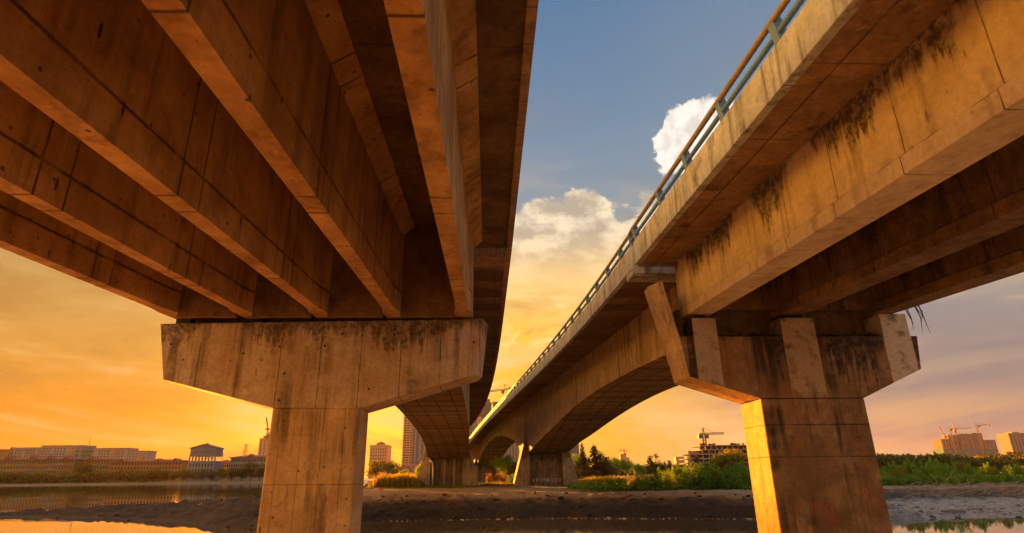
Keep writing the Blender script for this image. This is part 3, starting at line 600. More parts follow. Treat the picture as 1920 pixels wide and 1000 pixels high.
wet = t.m('MULTIPLY', t.mr(x, 17, 26), t.mr(zz, -1.98, -2.2))
pal = t.mix(t.mr(t.noise(P, 2.2, 7, 0.7), 0.35, 0.65), (0.05, 0.042, 0.040), (0.30, 0.26, 0.24))  # pale tone raised to stand in for silver reflection on the mud
c_ = t.mix(wet, c_, pal)
farb = t.mr(y, 262, 280); c_ = t.mix(t.m('MULTIPLY', farb, t.mr(z, -2.66, -2.5)), c_, (0.52, 0.46, 0.36))
t.put(bs.inputs['Base Color'], c_)
t.put(bs.inputs['Roughness'], t.m('SUBTRACT', 0.9, t.m('MULTIPLY', wet, t.mr(t.noise(P, 1.2, 5), 0.3, 0.55, 0.35, 0.72))))
bp = t.n('ShaderNodeBump'); bp.inputs['Strength'].default_value = 1.0; bp.inputs['Distance'].default_value = 0.22
t.put(bp.inputs['Height'], t.m('ADD', nf, t.m('MULTIPLY', t.noise(P, 16, 4), 0.4))); t.L.new(bp.outputs[0], bs.inputs['Normal'])
M['bank'] = m
xs = np.concatenate([np.arange(-90, -48, 1.5), np.arange(-48, 62, 0.32), np.arange(62, 160, 1.2), np.arange(160, 420, 8.0)])
ys = np.concatenate([np.arange(29, 60, 0.25), np.arange(60, 100, 0.8), np.arange(100, 280, 4), np.arange(280, 310, 1.0), [310, 340]])
XX, YY = np.meshgrid(xs, ys); ZZ = groundz(XX, YY); nx, ny = len(xs), len(ys)
V = np.stack([XX.ravel(), YY.ravel(), ZZ.ravel()], 1); ii = np.arange(nx * ny).reshape(ny, nx)
Fq = np.stack([ii[:-1, :-1].ravel(), ii[:-1, 1:].ravel(), ii[1:, 1:].ravel(), ii[1:, :-1].ravel()], 1)
tag(mk('river_bank', V, Fq, M['bank'], smooth=True), kind='structure')
# far land on the other side, out to the horizon
M['land'] = plain('far_land', (0.10, 0.085, 0.035), 0.95, scale=0.05)
M['sand'] = plain('near_sand', (0.70, 0.50, 0.25), 0.95, scale=0.7, var=0.12)  # unseen ground, kept pale to bounce light onto the girder bottoms
fl = MB(); fx = np.linspace(-2500, 3500, 61)
rows = []
for yy in (288, 294, 330, 600, 1500, 2600):
    rows.append([(x_, yy if yy > 294 else yy + 0.02 * abs(x_) * (x_ < -90), {288: -2.75, 294: -2.0, 330: -1.75}.get(yy, -1.8)) for x_ in fx])
V = [p for r_ in rows for p in r_]; n_ = len(fx)
tag(mk('far_land', V, [(k * n_ + i, k * n_ + i + 1, (k + 1) * n_ + i + 1, (k + 1) * n_ + i) for k in range(5) for i in range(n_ - 1)], M['land']), kind='structure')
tag(mk('right_land', [(415, 34, -1.9), (3400, 34, -1.9), (3400, 292, -1.9), (415, 292, -1.9)], [(0, 1, 2, 3)], M['land']), kind='structure')
# the bank the photographer stands on
nsx = np.linspace(-80, 80, 81); nsy = np.linspace(-70, 27, 50); X2, Y2 = np.meshgrid(nsx, nsy)
Z2 = np.where(Y2 < 18, -2.25, -2.25 - (Y2 - 18) * 0.07) + 0.15 * fbm(X2 * 0.2, Y2 * 0.2, 3); i2 = np.arange(81 * 50).reshape(50, 81)
tag(mk('near_shore', np.stack([X2.ravel(), Y2.ravel(), Z2.ravel()], 1), np.stack([i2[:-1, :-1].ravel(), i2[:-1, 1:].ravel(), i2[1:, 1:].ravel(), i2[1:, :-1].ravel()], 1), M['sand'], smooth=True), kind='structure')
m, t, bs = newmat('river_water')
P = t.n('ShaderNodeTexCoord').outputs['Object']; x, y, z = t.xyz(P)
bs.inputs['Base Color'].default_value = (0.085, 0.066, 0.034, 1); bs.inputs['IOR'].default_value = 1.333
bs.inputs['Specular IOR Level'].default_value = 0.5; bs.inputs['Roughness'].default_value = 0.004
h1 = t.noise(t.comb(t.m('MULTIPLY', x, 0.5), t.m('MULTIPLY', y, 1.6), 0), 1.0, 4, 0.5)
h2 = t.noise(t.comb(t.m('MULTIPLY', x, 0.06), t.m('MULTIPLY', y, 0.14), 2), 1.0, 3, 0.5)
bp = t.n('ShaderNodeBump'); t.put(bp.inputs['Strength'], t.m('ADD', t.mr(h2, 0.42, 0.62, 0.008, 0.07), t.mr(y, 110, 270, 0.0, 0.07))); bp.inputs['Distance'].default_value = 0.05
t.put(bp.inputs['Height'], h1); t.L.new(bp.outputs[0], bs.inputs['Normal'])
M['water'] = m
tag(mk('river_water', [(-2500, -300, WZ), (3400, -300, WZ), (3400, 305, WZ), (-2500, 305, WZ)], [(0, 1, 2, 3)], M['water']), kind='structure')
#PLANTS
# ================================================================== plants
def leaves_into(V, F, pts, size, rg, flat=0.0):
    n_ = len(pts)
    d = rg.normal(size=(n_, 3)); d[:, 2] *= (1 - flat) ; d /= np.linalg.norm(d, axis=1)[:, None] + 1e-9
    e = rg.normal(size=(n_, 3)); e -= (e * d).sum(1)[:, None] * d; e /= np.linalg.norm(e, axis=1)[:, None] + 1e-9
    sz = size * rg.uniform(0.6, 1.35, n_)[:, None]
    b = len(V)
    q = np.stack([pts - d * sz * 0.9, pts + e * sz * 0.45 - d * sz * 0.05, pts + d * sz * 0.9, pts - e * sz * 0.45 - d * sz * 0.05], 1).reshape(-1, 3)
    V.extend(map(tuple, q)); F.extend([(b + 4 * i, b + 4 * i + 1, b + 4 * i + 2, b + 4 * i + 3) for i in range(n_)])
def crown_pts(rg, n_, clumps):                     # clumps: (cx,cy,cz,rx,ry,rz); points near each shell
    wts = np.array([c_[3] * c_[5] for c_ in clumps]); wts = wts / wts.sum()
    idx = rg.choice(len(clumps), n_, p=wts); C_ = np.array(clumps)[idx]
    d = rg.normal(size=(n_, 3)); d /= np.linalg.norm(d, axis=1)[:, None]
    r_ = rg.uniform(0.0, 1.0, n_) ** 0.45
    return C_[:, :3] + d * C_[:, 3:] * r_[:, None]
def make_plant(name, label, cat, kind, h, wd, n_, leaf, mat, tm, seed, group=None):
    rg = np.random.default_rng(seed); rd = random.Random(seed)
    root = empty(name, (0, 0, 0), label=label, cat=cat, group=group)
    cl = []; tb = MB(); limbs = []
    if kind == 'round':
        trunk_h = 0.28 * h
        for k in range(13):
            a = rd.uniform(0, 6.28); r_ = wd * 0.5 * rd.uniform(0.15, 0.72); zc = h * rd.uniform(0.38, 0.85); s_ = wd * rd.uniform(0.14, 0.24)
            cl.append((r_ * math.cos(a), r_ * math.sin(a), zc, s_ * 1.1, s_ * 1.1, s_ * 0.85))
    elif kind == 'tall':
        trunk_h = 0.8 * h
        for k in range(14):
            f = k / 13; zc = h * (0.2 + 0.77 * f); r_ = wd * 0.5 * (1 - f) ** 0.7 * rd.uniform(0.2, 0.8); a = rd.uniform(0, 6.28); s_ = wd * (0.26 * (1 - f) + 0.08) * rd.uniform(0.7, 1.2)
            cl.append((r_ * math.cos(a), r_ * math.sin(a), zc, s_, s_, s_ * 1.1))
    elif kind == 'shrub':
        trunk_h = 0.25 * h
        for k in range(11):
            a = rd.uniform(0, 6.28); r_ = wd * 0.5 * rd.uniform(0.1, 0.8); zc = h * rd.uniform(0.16, 0.78); s_ = wd * rd.uniform(0.13, 0.22)
            cl.append((r_ * math.cos(a), r_ * math.sin(a), zc, s_, s_, min(s_ * 1.1, zc)))
        for k in range(4):
            a = rd.uniform(0, 6.28); r_ = wd * 0.35 * rd.uniform(0, 1); cl.append((r_ * math.cos(a), r_ * math.sin(a), h * rd.uniform(.75, .95), wd * .07, wd * .07, h * .16))
    else:                                             # airy: sparse young tree
        trunk_h = 0.6 * h
        for k in range(16):
            f = rd.uniform(0.1, 1); a = rd.uniform(0, 6.28); r_ = wd * 0.5 * rd.uniform(0.1, 0.9) * (1.1 - f * 0.7); s_ = wd * rd.uniform(0.09, 0.16)
            cl.append((r_ * math.cos(a), r_ * math.sin(a), h * (0.12 + 0.82 * f), s_, s_, s_ * 1.3))
    tr = max(h * 0.022, 0.03)
    tb.tube([(0, 0, -0.4), (rd.uniform(-.05, .05) * h, 0, trunk_h * .5), (rd.uniform(-.05, .05) * h, rd.uniform(-.05, .05) * h, trunk_h)], [tr * 1.4, tr, tr * 0.6], 6)
    for c_ in cl[:7]:
        z0 = trunk_h * rd.uniform(0.35, 0.95); tb.tube([(0, 0, z0), (c_[0] * .5, c_[1] * .5, (z0 + c_[2]) * .52), c_[:3]], [tr * .55, tr * .4, tr * .15], 5)
    V, F = [], []; leaves_into(V, F, crown_pts(rg, n_, cl), leaf, rg)
    mk('crown', V, F, M[mat], root, local=True); tb.build('trunk' if kind != 'shrub' else 'stem', M[tm], root, local=True)
    return root
M['bark'] = plain('bark', (0.09, 0.06, 0.035), 0.9)
M['deadwood'] = plain('dead_wood', (0.26, 0.21, 0.16), 0.9)
M['lf_green'] = leafmat('leaf_green', (0.07, 0.16, 0.016), (0.21, 0.33, 0.028))
M['lf_dark'] = leafmat('leaf_dark', (0.038, 0.110, 0.012), (0.15, 0.27, 0.024))
M['lf_yellow'] = leafmat('leaf_yellow_green', (0.10, 0.12, 0.012), (0.24, 0.21, 0.020))
M['lf_olive'] = leafmat('leaf_olive', (0.045, 0.055, 0.012), (0.12, 0.115, 0.022))
M['lf_brown'] = leafmat('leaf_brown', (0.085, 0.050, 0.010), (0.19, 0.115, 0.020))
def place(proto, first, px, py_base, py_top, D, label, z=None, sx=1.0, rz=None):
    """stand a plant at photo column px, distance D; height so that its top reaches py_top"""
    b = at(px, py_base, D); g = gz(b[0], D) if z is None else z
    h = at(px, py_top, D)[2] - g
    o = proto if first else copy_tree(proto)
    o.location = (b[0], D, g); k = h / proto['h']; o.scale = (k * sx, k * sx, k); o.rotation_euler = (0, 0, rz if rz is not None else random.uniform(0, 6.28))
    o['label'] = label; return o
protos = {}
def P_(key, name, cat, kind, wd, n_, leaf, mat, tm='bark', seed=1):
    protos[key] = [make_plant(name, 'x', cat, kind, 1.0 * 4, wd * 4, n_, leaf * 4, mat, tm, seed), True]; protos[key][0]['h'] = 4.0
P_('round', 'round_tree', 'tree', 'round', 1.15, 2600, 0.035, 'lf_green', seed=3)
P_('roundy', 'round_tree', 'tree', 'round', 1.05, 3200, 0.032, 'lf_yellow', seed=4)
P_('roundd', 'round_tree', 'tree', 'round', 1.25, 2600, 0.036, 'lf_olive', seed=5)
P_('tall', 'tall_tree', 'tree', 'tall', 0.62, 2600, 0.030, 'lf_brown', seed=6)
P_('tallb', 'tall_tree', 'tree', 'tall', 0.85, 4200, 0.030, 'lf_brown', seed=16)
P_('airy', 'young_tree', 'tree', 'airy', 0.8, 1500, 0.030, 'lf_olive', seed=7)
P_('shrub', 'shrub', 'shrub', 'shrub', 1.5, 3600, 0.034, 'lf_dark', seed=8)
P_('shrubg', 'shrub', 'shrub', 'shrub', 1.3, 3600, 0.034, 'lf_green', seed=9)
P_('shruby', 'shrub', 'shrub', 'shrub', 1.4, 3000, 0.036, 'lf_yellow', seed=10)
P_('shrubo', 'shrub', 'shrub', 'shrub', 1.3, 3000, 0.034, 'lf_brown', seed=11)
def pl(key, px, top, D, label, group=None, base=905, sx=1.0, z=None):
    pr = protos[key]; o = place(pr[0], pr[1], px, base, top, D, label, z, sx); pr[1] = False
    if group: o['group'] = group
    elif 'group' in o: del o['group']
    return o
ORD = ['leftmost', 'second', 'third', 'fourth', 'fifth', 'sixth', 'seventh', 'eighth', 'ninth', 'tenth', 'eleventh', 'twelfth', 'thirteenth', 'fourteenth', 'fifteenth', 'sixteenth', 'seventeenth', 'eighteenth', 'nineteenth', 'twentieth', 'twenty-first', 'twenty-second', 'twenty-third', 'twenty-fourth']
# round trees along the far shore on the left
for k, (px, top) in enumerate(((272, 884), (288, 878), (308, 882), (325, 885), (342, 881), (360, 883), (377, 881), (396, 883), (414, 878), (434, 876), (452, 877), (470, 866), (487, 875))):
    pl('roundd', px, top, 310 + 5 * (k % 3), '%s olive round tree from the left along the far left shore' % ORD[k], 'round trees along the far shore', z=-2.0)
pl('roundd', 150, 868, 352, 'dark tree hiding the foot of the green-banded tower on the far left shore', z=-2.0)
# behind and beside the left far pier
pl('roundd', 706, 862, 175, 'hazy broad tree right beside the left pier stem below the domed tower', z=-1.6)
pl('roundd', 733, 865, 165, 'hazy broad tree beyond the tall yellow grass, left of the balcony tower', z=-1.6)
pl('round', 757, 880, 140, 'low green tree at the foot of the balcony tower', z=-1.5)
pl('shrubg', 789, 868, 92, 'bright green bush against the sunlit left wing of the far left pier')
pl('shruby', 775, 888, 88, 'yellowish low bush at the right end of the tall yellow grass')
# between the far piers
pl('round', 946, 852, 128, 'rounded green tree seen under the small far arch', z=-1.5)
pl('roundd', 962, 868, 118, 'greyer low tree in front of the rounded tree under the small arch', z=-1.5, sx=0.8)
pl('shrubo', 918, 888, 92, 'orange-brown bush close to the right wing of the far left pier')
pl('shrubo', 940, 886, 90, 'orange-brown bush midway between the two far piers')
pl('shrub', 962, 888, 90, 'dark green bush touching the sunlit wing of the far right pier')
# right of the far right pier
pl('round', 1080, 850, 165, 'green tree directly right of the far right pier under the grey tower', z=-1.5)
pl('tall', 1094, 833, 108, 'slim spire-shaped brown-green tree right of the far right pier', sx=0.75)
pl('tallb', 1118, 836, 106, 'broad ragged brown-green tree right of the spire-shaped one by the far right pier', sx=1.1)
pl('shrubo', 1088, 876, 98, 'orange-leaved bush below the spire-shaped tree')
pl('shrubo', 1110, 880, 96, 'orange-leaved bush below the broad ragged tree')
for k, (px, top) in enumerate(((1140, 861), (1156, 857), (1176, 861), (1196, 868), (1208, 874))):
    pl('round', px, top, 190, '%s green tree of the hazy row right of the ragged brown trees' % ORD[k], 'hazy green row behind the reeds', z=-1.4, sx=0.85)
pl('roundd', 1150, 874, 170, 'grey-green low tree in front of the hazy row', z=-1.4)
pl('airy', 1229, 852, 105, 'airy brownish young tree standing alone above the reeds', sx=1.25)
pl('airy', 1245, 866, 112, 'smaller airy tree close right of the lone young tree', sx=1.1)
pl('airy', 1262, 863, 110, 'thin yellowish young tree left of the dark leafy bush')
pl('shrub', 1284, 871, 84, 'dark leafy bush below the pale distant blocks')
pl('airy', 1313, 854, 88, 'sparse yellow young tree in front of the unfinished building', sx=0.9)
pl('roundy', 1352, 850, 98, 'yellow-green round tree left one under the unfinished building')
pl('roundy', 1378, 841, 96, 'largest yellow-green round tree, touching the right pier')
pl('shruby', 1340, 880, 78, 'yellow-green low bush below the round yellow trees')
pl('shruby', 1362, 884, 76, 'yellow-green low bush nearer the right pier')
fr_ = [(1105, 912, 'shrub'), (1125, 908, 'shrubg'), (1146, 903, 'shrub'), (1166, 900, 'shrubg'), (1186, 901, 'shruby'), (1204, 897, 'shrub'), (1222, 899, 'shrubg'), (1240, 895, 'shrub'), (1258, 888, 'shrub'), (1274, 884, 'shrubg'), (1292, 880, 'shrub'), (1310, 878, 'shrub'), (1327, 874, 'shrub'), (1345, 886, 'shrubg'), (1362, 890, 'shrub'), (1380, 880, 'shrub'), (1396, 872, 'shrub')]
for k, (px, top, key) in enumerate(fr_):
    pl(key, px, top - (9 if px > 1200 else 4), 53 - 2.0 * (k % 2) + (4 if px < 1200 else 0), '%s shrub from the left in the front row above the dark mud bank' % ORD[k], 'shrubs along the mud bank between the piers', base=925)
# mangroves beyond the right pier
rm = [(1648, 866), (1664, 872), (1678, 862), (1694, 868), (1708, 858), (1722, 862), (1738, 868), (1752, 860), (1766, 856), (1782, 864), (1796, 868), (1812, 860), (1828, 866), (1843, 872), (1858, 864), (1874, 870), (1889, 874), (1904, 868), (1918, 866), (1934, 868)]
for k, (px, top) in enumerate(rm):
    pl(('shrubg', 'shrub', 'shrubg', 'shruby')[k % 4] if k % 7 else 'shrubg', px, top + 4, 60 + 4 * ((k * 7) % 3), '%s mangrove bush to the right of the right pier' % ('first' if k == 0 else ORD[k]), 'mangrove bushes right of the right pier', base=915, sx=0.85)
for k, (px, top) in enumerate(((1655, 897), (1672, 893), (1690, 890), (1712, 888), (1735, 890), (1760, 889), (1788, 887), (1815, 890), (1842, 888), (1868, 891), (1893, 888), (1915, 890))):
    pl('shrub' if k % 2 else 'shrubg', px, top, 56.5, '%s low mangrove bush overhanging the driftwood, counted from the right pier' % ('first' if k == 0 else ORD[k]), 'low mangroves over the driftwood', base=920, sx=1.0)
# masses nobody could count
def leafmass(name, label, cat, mat, gen_pts, n_, leaf, seed):
    rg = np.random.default_rng(seed); V, F = [], []; leaves_into(V, F, gen_pts(rg, n_), leaf, rg)
    return tag(mk(name, V, F, M[mat]), label, cat, kind='stuff')
def hedge(px0, px1, D0, D1, hmin, hmax, zb, fr=0.06, sd=3):
    def g(rg, n_):
        X0 = at(px0, 890, D0)[0]; X1 = at(px1, 890, D0)[0]
        x_ = rg.uniform(X0, X1, n_); y_ = rg.uniform(D0, D1, n_)
        hh = hmin + (hmax - hmin) * np.clip(0.5 + 1.3 * fbm(x_ * fr, y_ * fr, sd, 4), 0, 1) - 0.8 * np.abs(fbm(x_ * fr * 4, y_ * fr * 4, sd + 9, 2)) * hmin
        return np.stack([x_, y_, zb + hh * rg.uniform(0, 1, n_) ** 0.5], 1)
    return g
leafmass('tree_belt', 'dark continuous belt of trees along the far left shore', 'trees', 'lf_olive', hedge(-260, 275, 306, 330, 3.2, 6.0, -2.0), 15000, 0.75, 21)
leafmass('distant_wood', 'hazy wood on the horizon right of the right pier', 'wood', 'lf_olive', hedge(1560, 2250, 230, 300, 4.5, 10.5, -1.8, 0.03), 16000, 1.1, 22)
leafmass('distant_wood', 'low hazy wood on the horizon between the far right pier and the right pier', 'wood', 'lf_olive', hedge(1040, 1480, 420, 470, 4.0, 8.0, -1.8, 0.03), 9000, 1.4, 23)
leafmass('undergrowth', 'dense low green undergrowth covering the bank behind the mangroves', 'undergrowth', 'lf_green', hedge(1640, 2000, 58, 74, 0.5, 1.4, -1.5, 0.2), 14000, 0.17, 24)
leafmass('undergrowth', 'low green creeping undergrowth above the mud bank left of the right pier', 'undergrowth', 'lf_dark', hedge(1095, 1420, 50, 62, 0.15, 0.65, -1.45, 0.2), 9000, 0.14, 25)
def grass(name, label, mat, px0, px1, D0, D1, h0, h1, n_, seed, wd=0.03, lean=0.25):
    rg = np.random.default_rng(seed); X0 = at(px0, 890, (D0 + D1) / 2)[0]; X1 = at(px1, 890, (D0 + D1) / 2)[0]
    x_ = rg.uniform(X0, X1, n_); y_ = rg.uniform(D0, D1, n_); z_ = groundz(x_, y_)
    e = np.minimum(np.minimum(x_ - X0, X1 - x_) / ((X1 - X0) * 0.22), 1.0)
    h = (h0 + (h1 - h0) * np.clip(0.5 + fbm(x_ * 0.5, y_ * 0.5, seed), 0, 1)) * rg.uniform(0.6, 1.15, n_) * (0.35 + 0.65 * e)
    a = rg.uniform(0, 6.28, n_); dx, dy = np.cos(a), np.sin(a); l_ = h * lean * rg.uniform(0.2, 1.2, n_); w2 = wd * rg.uniform(.7, 1.4, n_); b2 = rg.uniform(0, 6.28, n_); ex, ey = np.cos(b2) * w2, np.sin(b2) * w2
    V = np.stack([np.stack([x_ - ex, y_ - ey, z_ - 0.05], 1), np.stack([x_ + ex, y_ + ey, z_ - 0.05], 1), np.stack([x_ + dx * l_ * .35 + ex * .8, y_ + dy * l_ * .35 + ey * .8, z_ + h * .6], 1), np.stack([x_ + dx * l_ * .35 - ex * .8, y_ + dy * l_ * .35 - ey * .8, z_ + h * .6], 1), np.stack([x_ + dx * l_, y_ + dy * l_, z_ + h], 1)], 1).reshape(-1, 3)
    F = []
    for i in range(n_): F += [(5 * i, 5 * i + 1, 5 * i + 2, 5 * i + 3), (5 * i + 3, 5 * i + 2, 5 * i + 4)]
    return tag(mk(name, V, F, M[mat]), label, 'grass', kind='stuff')
M['gr_yellow'] = leafmat('grass_yellow', (0.15, 0.14, 0.012), (0.36, 0.28, 0.022), 0.5)
M['gr_green'] = leafmat('grass_green', (0.055, 0.085, 0.012), (0.14, 0.16, 0.020), 0.4)
grass('tall_grass', 'tall yellow sunlit grass between the left pier stem and the far left pier', 'gr_yellow', 693, 792, 74, 84, 1.0, 1.9, 9000, 31, 0.035)
grass('grass', 'short green grass at the foot of the tall yellow grass and far left pier', 'gr_green', 694, 905, 70, 79.5, 0.12, 0.35, 9000, 32, 0.02)
grass('reeds', 'yellow reeds in a band right of the far right pier', 'gr_yellow', 1075, 1260, 72, 86, 0.7, 1.25, 8000, 33, 0.03)
grass('grass', 'bright green grass strip right of the far right pier', 'gr_green', 1072, 1250, 60, 73, 0.1, 0.32, 9000, 34, 0.02)
grass('grass', 'yellow-green grass patch under the yellow round trees', 'gr_yellow', 1320, 1400, 66, 78, 0.4, 0.9, 5000, 35, 0.03)
grass('grass', 'scattered grass tufts at the foot of the orange-brown bushes', 'gr_green', 895, 975, 80, 88, 0.2, 0.5, 4000, 36, 0.02)
# driftwood, clods and litter
def branch(name, label, px, py, D, pts, rad, cat='driftwood', seed=1, fork=3):
    rd = random.Random(seed); b = at(px, py, D); g = gz(b[0], D)
    mb = MB(); P0 = [Vector(p_) for p_ in pts]; mb.tube(P0, [rad * (1 - 0.75 * i / (len(P0) - 1)) for i in range(len(P0))], 6)
    for k in range(fork):
        i = rd.randrange(1, len(P0)); s_ = P0[i]; d_ = Vector((rd.uniform(-1, 1), rd.uniform(-.4, .4), rd.uniform(.1, 1))) * 0.5
        mb.tube([s_, s_ + d_ * .6 + Vector((0, 0, .06)), s_ + d_ * 1.1], [rad * .5, rad * .35, rad * .12], 5)
    o = mb.build(name, M['deadwood'], None, True); o.location = (b[0], D, g); return tag(o, label, cat)
branch('driftwood', 'pale bare crooked branch rising from the driftwood below the mangroves, left one', 1757, 915, 53, [(0, 0, 0), (.1, 0, .5), (-.15, 0, .9), (-.35, 0, 1.1)], .05, seed=1)
branch('driftwood', 'pale arched forked branch right of the crooked bare branch', 1775, 912, 53, [(0, 0, 0), (.15, 0, .6), (.6, .1, .85), (1.1, .1, .7), (1.15, .1, .3)], .05, seed=2)
branch('driftwood', 'long pale branch lying towards the right in the driftwood tangle', 1820, 918, 52, [(-.9, 0, .25), (-.2, 0, .3), (.5, 0, .6), (.4, .1, 1.0)], .05, seed=3)
branch('driftwood', 'short dark stick poking up from the bright wet mud', 1864, 962, 37.2, [(0, 0, 0), (.15, 0, .2), (.45, 0, .42)], .03, seed=4, fork=1)
branch('driftwood', 'dark rounded log lying on the wet mud near the water', 1790, 963, 37.3, [(-.75, 0, .02), (-.2, 0, .08), (.4, 0, .07), (.8, .05, 0)], .10, seed=5, fork=0)
branch('driftwood', 'thin dark log on the wet mud farther back', 1842, 956, 38.6, [(-.7, 0, .03), (0, 0, .07), (.7, 0, .05)], .06, seed=6, fork=0)
rg = np.random.default_rng(41); mb = MB()
for k in range(520):
    px = rg.uniform(1690, 2000); D = rg.uniform(46.5, 54.5); b = at(px, 920, D); g = gz(b[0], D); a = rg.normal(0, .5); L_ = rg.uniform(.3, 1.3); r_ = rg.uniform(.008, .026)
    p0 = Vector((b[0], D, g + rg.uniform(0, .25))); d_ = Vector((math.cos(a) * L_, rg.normal(0, .2), rg.uniform(-.1, .35)))
    mb.tube([p0, p0 + d_ * .5 + Vector((0, 0, rg.uniform(-.05, .12))), p0 + d_], [r_, r_ * .8, r_ * .3], 4)
tag(mb.build('driftwood_tangle', M['deadwood']), 'tangle of small dead branches washed up below the mangroves', 'driftwood', kind='stuff')
M['clod'] = plain('mud_clod', (0.022, 0.015, 0.010), 0.8, var=0.5, scale=2.0)
M['clodwet'] = plain('wet_mud_clod', (0.035, 0.028, 0.026), 0.45, var=0.5, scale=2.0)
ico = []
_b = __import__('bmesh').new(); __import__('bmesh').ops.create_icosphere(_b, subdivisions=2, radius=1.0)
IV = np.array([v_.co[:] for v_ in _b.verts]); IF = [tuple(v_.index for v_ in f.verts) for f in _b.faces]; _b.free()
def clods(name, label, mat, n_, seed, xr, yoff, smin, smax):
    rg = np.random.default_rng(seed); V = []; F = []; c_ = 0
    while c_ < n_:
        x_ = rg.uniform(*xr); y_ = rg.uniform(31, 56)
        d = float(shore_d(np.array([x_]), np.array([y_]))[0])
        if not (yoff[0] < d < yoff[1]): continue
        c_ += 1; s_ = smin + (smax - smin) * rg.random() ** 6; nz = 1 + 0.9 * np.array([math.sin(q_[0] * 3 + c_) * math.cos(q_[1] * 2.3 + c_ * 1.7) for q_ in IV])[:, None] * 0.35
        q = IV * nz * np.array([1.4, 1.0, 0.6]) * s_; a = rg.uniform(0, 6.28); q = np.stack([q[:, 0] * math.cos(a) - q[:, 1] * math.sin(a), q[:, 0] * math.sin(a) + q[:, 1] * math.cos(a), q[:, 2]], 1) + np.array([x_, y_, gz(x_, y_) + s_ * .05])
        b = len(V); V.extend(map(tuple, q)); F.extend([(i + b, j + b, k + b) for i, j, k in IF])
    return tag(mk(name, V, F, M[mat], smooth=False), label, 'mud clods', kind='stuff')
clods('mud_clods', 'dark mud clods and stones covering the steep bank', 'clod', 700, 51, (-9, 22), (-0.3, 5.2), 0.02, 0.17)
clods('mud_clods', 'clods of mud and stones along the low spit on the left', 'clod', 420, 52, (-42, -9), (-0.2, 7), 0.02, 0.14)
clods('mud_clods', 'wet dark stones strewn over the bright mud flat', 'clodwet', 480, 53, (20, 46), (-0.2, 6), 0.03, 0.15)
M['clodlit'] = plain('sunlit_stone', (0.42, 0.27, 0.12), 0.8, var=0.4, scale=2.0)  # orange sunlight put into the stone colour
clods('waterline_stones', 'small stones and foam tinted as sunlit along the waterline of the mud bank', 'clodlit', 170, 54, (-9, 16), (-0.45, 0.12), 0.03, 0.12)
b = at(713, 917, 62); g = gz(b[0], 62)
mb = MB().loft([[(-.22, 0, 0), (.2, -.08, 0), (.25, .15, 0), (-.15, .18, 0)], [(-.12, .02, .2), (.1, 0, .26), (.15, .1, .18), (-.1, .12, .16)]])
o = mb.build('plastic_bag', plain('red_plastic', (0.55, 0.02, 0.015), 0.4)); o.location = (b[0], 62, g + .0); tag(o, 'small crumpled red plastic bag lying on the dirt path', 'plastic bag')
# dead creeper hanging from the right-hand end of the right pier
hr = MB(); rd = random.Random(9)
for k in range(6):
    x0 = 16.35 + rd.uniform(-.15, .25); z0 = 6.05; L_ = rd.uniform(.4, 1.3); y0 = 21.2 + rd.uniform(-.4, .4)
    hr.tube([(x0, y0, z0), (x0 + .08 + rd.uniform(-.05, .1), y0, z0 - L_ * .5), (x0 + rd.uniform(.05, .3), y0, z0 - L_)], [.022, .018, .006], 5)
tag(hr.build('hanging_creeper', M['bark'], None, True), 'dry dark creeper stems hanging beside the top of the right pier', 'creeper')
#BUILDINGS
# ================================================================== buildings across the river and behind the bridges
M['b_white'] = plain('white_render', (0.27, 0.235, 0.20), 0.85, scale=0.08, var=0.15)
M['b_grey'] = plain('grey_render', (0.15, 0.16, 0.185), 0.85, scale=0.08, var=0.15)
M['b_dgrey'] = plain('dark_grey_render', (0.12, 0.105, 0.10), 0.85, scale=0.08, var=0.2)
M['b_yellow'] = plain('yellow_render', (0.22, 0.14, 0.05), 0.85, scale=0.08, var=0.15)
M['b_cream'] = plain('cream_render', (0.44, 0.34, 0.22), 0.85, scale=0.08, var=0.15)
M['b_peach'] = plain('peach_render_sunlit', (0.60, 0.38, 0.22), 0.85, scale=0.08, var=0.15)  # wall tone carries the orange sunlight on balconies and tower slice
M['b_brown'] = plain('brown_render', (0.30, 0.19, 0.13), 0.85, scale=0.08, var=0.15)
M['b_red'] = plain('red_roof_tiles', (0.20, 0.070, 0.040), 0.85, scale=0.4, var=0.3)
M['b_glass'] = plain('window_glass', (0.035, 0.035, 0.04), 0.25, spec=0.5)
M['b_blue'] = plain('blue_panel', (0.16, 0.24, 0.36), 0.7)
M['b_green'] = plain('green_band', (0.07, 0.16, 0.02), 0.8)
M['b_net'] = plain('green_netting', (0.03, 0.15, 0.16), 0.9, scale=0.1)
M['b_raw'] = plain('raw_concrete', (0.30, 0.23, 0.20), 0.9, scale=0.2)
M['b_rawpink'] = plain('raw_concrete_pinkish', (0.13, 0.13, 0.155), 0.9, scale=0.1, var=0.3)
M['crane'] = plain('crane_steel', (0.16, 0.09, 0.05), 0.6)
M['cranep'] = plain('crane_steel_pale', (0.22, 0.13, 0.10), 0.6)
GB = -2.0
def span(px0, px1, py, D):
    a = at(px0, py, D); b = at(px1, py, D); return a[0], b[0], (a[2] + b[2]) / 2
